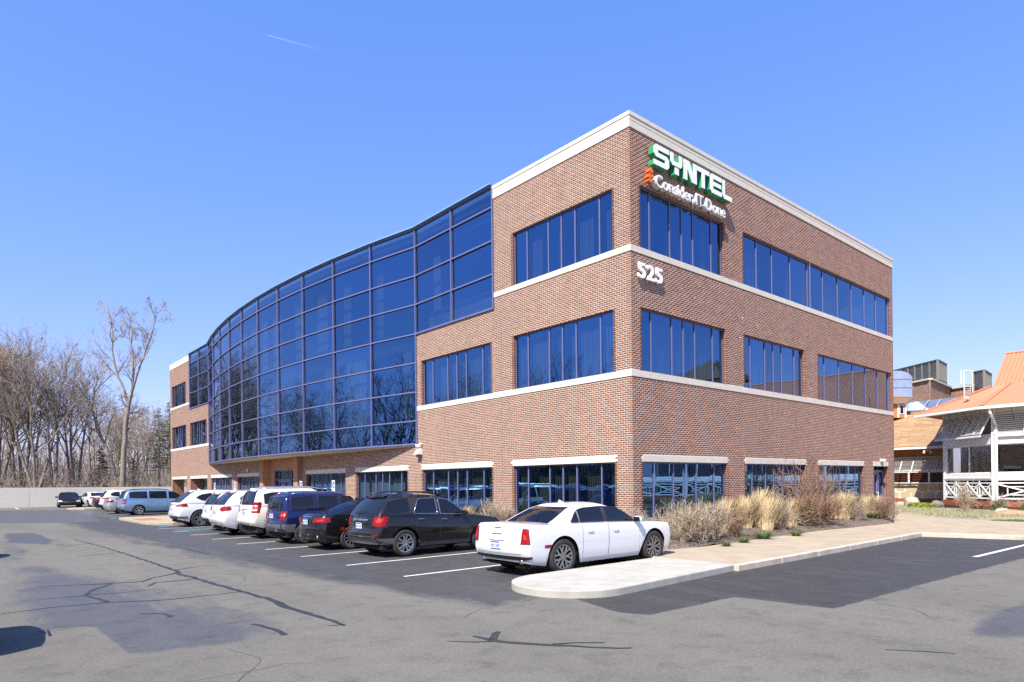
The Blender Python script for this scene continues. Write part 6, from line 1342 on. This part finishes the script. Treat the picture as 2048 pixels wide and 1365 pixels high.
for i in range(7000):
    a = r.uniform(-50, -42); b_ = r.uniform(-25, 150); h = r.uniform(2.5, 7.5); p = Vector((a, b_, -.1)); d = Vector((r.gauss(0, .2), r.gauss(0, .2), 1)).normalized()
    mbb.tube([p, p+d*h], [.05, .015], 3, cap=False)
    for k in range(4): e = Vector((r.gauss(0, 1), r.gauss(0, 1), r.uniform(.2, 1.2))).normalized(); u = p+d*h*r.uniform(.2, .95); mbb.tube([u, u+e*h*r.uniform(.15, .3)], [.022, .012], 3, cap=False)
tag(mbb.build('thicket', BARK), 'dark thicket across the street, mirrored in the ground floor windows', None, None, 'stuff')
# ------------------------------------------------------------------ bed along the short wall
def clump(seed, n, h, rad, mat, bend=.5, w=.007, lean=(0, 0)):
    r = random.Random(seed); mb = MB()
    for i in range(n):
        a = r.random()*6.283; q = r.random()**.6*rad*.35; p = Vector((math.cos(a)*q, math.sin(a)*q, 0)); out = Vector((math.cos(a+r.gauss(0, .5)), math.sin(a+r.gauss(0, .5)), 0)); H_ = h*r.uniform(.55, 1.08); k = rad*r.uniform(.3, 1.0)*bend; ln = Vector((lean[0], lean[1], 0))*H_
        pts_ = [p+out*k*t*t+ln*t*t+Vector((0, 0, H_*(t-.16*t*t*r.random()))) for t in (0, .35, .7, 1)]; s_ = Vector((-out.y, out.x, 0)); 
        L_, R2 = [], []
        for t, pp in zip((1, .9, .6, .15), pts_): L_.append(pp-s_*w*t); R2.append(pp+s_*w*t)
        mb.grid([L_, R2])
    return mb.mesh('blades', mat)
G1 = clump(1, 520, 1.05, .62, STRAW, .75, .008, (.14, -.05)); G2 = clump(2, 420, .95, .6, STRAW_G, .8, .007, (-.05, -.02)); G3 = clump(3, 560, 1.15, .6, STRAW, .65, .008, (.22, -.04)); G4 = clump(4, 200, .28, .32, GREENBL, 1.0, .007)
def bush(seed, h, stems, mat, tw=.0045, spread_=.5):
    T_ = Tree(seed, nch=(6, 4, 3), len_=(.55, .55, .6), ang=(18, 45), lift=.04, wig=.2, tw_r=tw, min_r=tw*1.2)
    for k in range(stems):
        a = T_.r.random()*6.283; T_.grow((math.cos(a)*.08, math.sin(a)*.08, -.05), (math.cos(a)*spread_*T_.r.random(), math.sin(a)*spread_*T_.r.random(), 1), h*T_.r.uniform(.7, 1.0), h*.009+.003, 1)
    m = MB(); n0 = len(T_.wood.v); m.v, m.f = list(T_.wood.v), list(T_.wood.f); m.add(T_.tw.v, T_.tw.f); return m.mesh('stems', mat)
BU1 = bush(1, 1.0, 34, STRAW_G); BU2 = bush(2, 1.0, 40, REDTWIG); BU3 = bush(3, 2.1, 22, REDTWIG, .005, .65); BU4 = bush(5, .9, 30, TWIG, .0045, .7)
ORB = pm('leaf_rust', (.20, .10, .045), .8, var=.3, vs=7)
def leafy(seed, n, h, rad, mat, sz): 
    r = random.Random(seed); mb = MB()
    for i in range(n):
        a = r.random()*6.283; q = math.sqrt(r.random())*rad; z = h*(r.random()**.8); q *= (1-(z/h)**2*.55); p = Vector((math.cos(a)*q, math.sin(a)*q, z)); u = Vector((r.gauss(0, 1), r.gauss(0, 1), r.gauss(0, 1))).normalized()*sz; v = u.cross(Vector((r.gauss(0, 1), r.gauss(0, 1), r.gauss(0, 1)))).normalized()*sz*.55; mb.add([p-u, p+v*.9, p+u, p-v*.9], [(0, 1, 2, 3)])
    return mb.mesh('leaves', mat)
LF1 = leafy(1, 420, .95, .55, ORB, .018); LF2 = leafy(2, 1600, .62, .46, GREENSH, .03); LF3 = leafy(4, 500, .34, .4, pm('leaf_yellowgreen', (.22, .27, .05), .8, var=.3, vs=8), .05)
def plant(name, label, cat, loc, parts, s=1., group=None, rz=None):
    t = thing(name, label, cat, loc, R_.uniform(0, 6.28) if rz is None else rz, group); t.scale = (s, s, s) if not hasattr(s, '__len__') else s
    for nm, me in parts: link_mesh(nm, me, t)
    return t
ST = lambda m: [('blades', m)]
bz = .25
def bp(x, y, dz=0):
    p = onG(x, y, .2); y_ = min(p.y, -.25); return (p.x, y_, bed_z(p.x, y_)-.02)
grasses = [(1300, 1062, G2, 1.0, 'dry grey ornamental grass clump nearest the building corner'), (1338, 1068, G2, 1.1, 'grey grass clump just behind the white sedan bonnet'), (1372, 1060, G1, 1.0, 'straw coloured grass clump below the left end of the first window'), (1420, 1066, G2, 1.05, 'greyish grass clump below the middle of the first window'), (1452, 1062, G1, 1.1, 'straw grass clump below the right end of the first window'), (1492, 1060, G3, 1.05, 'tall straw grass clump leaning right beside the brick pier'), (1520, 1058, G3, 1.25, 'tallest pale straw grass clump in the middle of the bed'), (1550, 1050, G1, 1.1, 'straw grass clump behind the middle shrub'), (1615, 1040, G2, 1.0, 'grey grass clump under the second lintel'), (1668, 1040, G3, 1.0, 'straw grass clump right of the rusty shrub'), (1700, 1036, G1, .95, 'small straw grass clump under the third window'), (1732, 1034, G1, .95, 'straw grass clump before the side door'), (1750, 1032, G3, .85, 'last straw grass clump beside the side door')]
grasses += [(1398, 1058, G3, .95, 'straw clump behind the grey grass below the first window'), (1475, 1056, G1, 1.15, 'straw clump against the first brick pier'), (1535, 1064, G3, 1.0, 'pale straw clump low in front of the tallest grass'), (1582, 1056, G1, 1.0, 'straw clump at the left foot of the tall red shrub'), (1688, 1044, G3, 1.05, 'pale straw clump before the right half of the third window'), (1640, 1036, G1, 1.05, 'straw clump behind the rusty shrubs')]
for x, y, m, s, lab in grasses: plant('grass_clump', lab, 'grass clump', bp(x, y), ST(m), s, 'dry ornamental grass clumps in the bed', rz=R_.uniform(-.3, .3))
shrubs = [(1318, 1082, BU4, 1.0, 'low twiggy grey shrub at the corner end of the bed'), (1368, 1086, BU1, 1.05, 'bare twiggy shrub at the front edge right of the white sedan'), (1405, 1084, BU4, 1.1, 'dense bare shrub second along the front edge'), (1432, 1080, BU1, 1.0, 'bare grey shrub before the first brick pier'), (1470, 1075, BU2, .8, 'low reddish twig shrub between the straw clumps'), (1562, 1062, BU1, .9, 'silver grey twiggy shrub left of the tall red shrub'), (1605, 1048, BU3, 1.1, 'tall bare red-stemmed shrub reaching the lintels'), (1640, 1046, BU3, .85, 'second tall red-stemmed shrub right of the first'), (1616, 1055, BU2, 1.15, 'rusty brown shrub with old leaves in front of the tall red shrub'), (1652, 1052, BU2, 1.05, 'rusty shrub with olive twigs right of the brown one'), (1716, 1044, BU4, .85, 'small bare shrub near the right end of the bed'), (1764, 1040, BU2, .85, 'reddish shrub at the right end of the bed'), (1780, 1038, BU4, .7, 'last sprawling bare shrub by the office corner')]
for i, (x, y, m, s, lab) in enumerate(shrubs):
    parts = [('stems', m)]
    if 'rusty' in lab: parts.append(('leaves', LF1))
    plant('shrub', lab, 'shrub', bp(x, y), parts, s, 'bare shrubs in the bed')
for x, y, s_, lab in ((1488, 1081, .8, 'small green grass tuft at the bed edge below the straw clumps'), (1527, 1074, 1.2, 'largest green tuft under the tallest straw grass clump'), (1592, 1068, .9, 'green tuft left of the rusty brown shrub'), (1744, 1041, 1.25, 'bright green tuft before the side door'), (1452, 1088, .7, 'sparse green tuft nearest the white sedan')): plant('green_tuft', lab, 'grass tuft', bp(x, y), ST(G4), s_, 'green tufts in the bed')
# shrubs between the parked cars and the long wall
for b_, m, s, lab in ((1.0, G2, .95, 'dry grass clump below the window nearest the corner, seen over the white sedan'), (6.1, BU1, 1.0, 'tan shrub against the brick pier behind the black crossover'), (5.3, G2, 1.0, 'dry grass clump beside the tan shrub on the brick pier'), (2.9, G2, .8, 'low grass clump below the nearest window of the long wall'), (7.8, G1, .8, 'grass clump behind the black crossover bonnet'), (-.5, BU4, .9, 'bare shrub at the very corner of the building')): plant('grass_clump' if m in (G1, G2) else 'shrub', lab, 'plant', (-.75, b_, bed_z(-.75, b_)-.02), ST(m) if m in (G1, G2) else [('stems', m)], s)
r = random.Random(4); ch = MB()
for i in range(2600):
    x, y = r.uniform(-1.4, 17), r.uniform(-2.4, -.1); 
    if i % 3 == 0: x, y = r.uniform(-1.4, -.1), r.uniform(-1.2, 24)
    d_, _ = poly_sd(np.array([[x, y]]), [(-1.48, -1.2), (-.6, -1.22)]+bed+[(19, -.5), (19, -.02), (-.02, -.02), (-.02, 24.6), (-1.48, 24.6)], [0]*(len(bed)+7))
    if d_[0] < .06: continue
    z = HS-.02+(.30-HS+.02)*(1-math.exp(-d_[0]/.45)); s_ = r.uniform(.02, .055); a = r.random()*6.28; u = Vector((math.cos(a)*s_, math.sin(a)*s_, r.uniform(-.01, .02))); v = Vector((-math.sin(a), math.cos(a), r.uniform(-.4, .4)))*s_*.35; p = Vector((x, y, z+.012)); ch.add([p-u-v, p+u-v, p+u+v, p-u+v], [(0, 1, 2, 3)])
tag(ch.build('mulch_chips', pm('bark_chip', (.17, .125, .085), .95, var=.5, vs=30)), 'dark bark chips and litter on the planting bed', None, None, 'stuff')
# lawn, ground cover, boulders and shrubs by the veranda
def scatter_blades(name, label, poly, n, h, mat, w, z, seed):
    r = random.Random(seed); V, Fq = [], []; xs_, ys_ = [p[0] for p in poly], [p[1] for p in poly]; P = np.stack([np.random.RandomState(seed).uniform(min(xs_), max(xs_), n*2), np.random.RandomState(seed+1).uniform(min(ys_), max(ys_), n*2)], 1); d, _ = poly_sd(P, poly, [0]*len(poly)); P = P[d > .05][:n]
    for x, y in P:
        a = r.random()*6.28; H_ = h*r.uniform(.5, 1.2); k = len(V); dx, dy = math.cos(a)*w, math.sin(a)*w; ox, oy = r.gauss(0, .4)*H_, r.gauss(0, .4)*H_; V += [(x-dx, y-dy, z), (x+dx, y+dy, z), (x+ox, y+oy, z+H_)]; Fq.append((k, k+1, k+2))
    return tag(link_mesh(name, np_mesh(name, V, Fq, mat)), label, None, None, 'stuff')
lawnp = [(16.85, -5.0), (18.6, -6.3), (20.2, -8.6), (20.8, -14), (17.02, -14), (16.65, -6.6)]
scatter_blades('grass', 'short green lawn grass beside the sidewalk', lawnp, 26000, .075, GREENBL, .006, .13, 3)
scatter_blades('ground_cover', 'pale dry ground cover between the sidewalk and the veranda', [(17.9, -3.3), (17.4, -4.6), (20, -6.2), (23, -4.6), (25.5, -1), (26, 2), (24, 1.6)], 12000, .16, SAGE, .010, .17, 5)
dm = MB(); r = random.Random(6)
for i in range(130):
    x, y = r.uniform(16.9, 20), r.uniform(-10, -5.6); d_, _ = poly_sd(np.array([[x, y]]), lawnp, [0]*6)
    if d_[0] > .15: dm.lathe([(0, .012), (.028, .008), (.03, 0)], 7, c=(x, y, .19+r.uniform(0, .04)))
tag(dm.build('dandelions', pm('dandelion', (.80, .58, .02), .6)), 'yellow dandelions dotted over the lawn', None, None, 'stuff')
def boulder(seed, dims, mat, loc, label, rz=0):
    r = random.Random(seed); import bmesh
    bm = bmesh.new(); bmesh.ops.create_icosphere(bm, subdivisions=3, radius=1); pl_ = [(Vector((r.gauss(0, 1), r.gauss(0, 1), r.gauss(0, 1))).normalized(), r.uniform(.62, .95)) for _ in range(11)]
    for v in bm.verts:
        for n, d in pl_:
            e = v.co.dot(n)-d
            if e > 0: v.co -= n*e*.9
        v.co = Vector((v.co.x*dims[0], v.co.y*dims[1], v.co.z*dims[2]))+Vector((r.gauss(0, .008), r.gauss(0, .008), r.gauss(0, .008)))
    me = bpy.data.meshes.new('boulder'); bm.to_mesh(me); bm.free(); me.materials.append(mat); me.polygons.foreach_set('use_smooth', np.ones(len(me.polygons), dtype=bool)); me.set_sharp_from_angle(angle=math.radians(32)); return tag(link_mesh('boulder', me, None, loc, rz), label, 'rock')
def gp(x, y, z=.2): p = onG(x, y, z); return Vector((p.x, p.y, z))
v = at(1822, 1010, 40.5); boulder(1, (.70, .55, .42), ROCK, (v.x, v.y, .38), 'pale angular boulder beside the office corner', .5)
v = at(1800, 1013, 41.5); boulder(8, (.45, .45, .25), ROCK, (v.x, v.y, .25), 'low flat pale rock left of the angular boulder', .9)
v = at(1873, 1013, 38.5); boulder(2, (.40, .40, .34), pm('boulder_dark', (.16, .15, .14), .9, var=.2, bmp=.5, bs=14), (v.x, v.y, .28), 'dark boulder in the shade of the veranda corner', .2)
v = at(2003, 1027, 31.5); boulder(3, (.40, .40, .24), ROCK, (v.x, v.y, .22), 'white flat boulder right of the round green shrub', 1.2)
v = at(2030, 1036, 29.8); boulder(4, (.80, .50, .25), ROCK2, (v.x, v.y, .22), 'broad brown boulder at the lawn edge', 2.0)
v = at(1999, 1027, 33.4); plant('round_shrub', 'round clipped green shrub at the foot of the veranda post', 'shrub', (v.x, v.y, .14), [('leaves', LF2), ('stems', BU4)], (.9, .9, .95))
v = at(2058, 1028, 33.0); plant('round_shrub', 'round green shrub cut by the right picture edge', 'shrub', (v.x, v.y, .14), [('leaves', LF2), ('stems', BU4)], (.9, .9, .95))
v = at(1929, 1030, 32.6); plant('shrub', 'thin leafless upright shrub before the white railing', 'shrub', (v.x, v.y, .12), [('stems', BU1)], (.8, .8, 1.45))
for i, (x, Y) in enumerate(((1838, 38.5), (1850, 38.0), (1862, 37.6), (1826, 39))): v = at(x, 1020, Y); plant('yellow_green_plant', 'low yellow-green leafy plant along the gravel by the veranda', 'plant', (v.x, v.y, .15), [('leaves', LF3)], 1.0, 'yellow-green plants by the veranda')
# ------------------------------------------------------------------ contrail high in the sky
ct = bpy.data.materials.new('contrail'); ct.use_nodes = True; nt = ct.node_tree; nt.nodes.clear(); tc = N(nt, 'ShaderNodeAttribute', attribute_name='fade'); d_ = N(nt, 'ShaderNodeBsdfDiffuse'); d_.inputs[0].default_value = (.9, .9, .9, 1); tr_ = N(nt, 'ShaderNodeBsdfTransparent'); mx_ = N(nt, 'ShaderNodeMixShader'); o_ = N(nt, 'ShaderNodeOutputMaterial')
nt.links.new(tc.outputs['Fac'], mx_.inputs[0]); nt.links.new(tr_.outputs[0], mx_.inputs[1]); nt.links.new(d_.outputs[0], mx_.inputs[2]); nt.links.new(mx_.outputs[0], o_.inputs[0])
pA, pB = at(536, 71, 9000), at(655, 104, 9000); mb = MB(); n = 14; mb.tube([pA.lerp(pB, i/n) for i in range(n+1)], [6+2.5*i/n*4 for i in range(n+1)], 8, cap=True); me = mb.mesh('contrail', ct, True)
fa = me.attributes.new('fade', 'FLOAT', 'POINT'); fa.data.foreach_set('value', np.repeat([.15*(1-i/n)**1.3 for i in range(n+1)], 8).astype(np.float32)); tag(link_mesh('contrail', me), 'short white aircraft trail high in the blue sky', 'contrail', None, 'stuff')
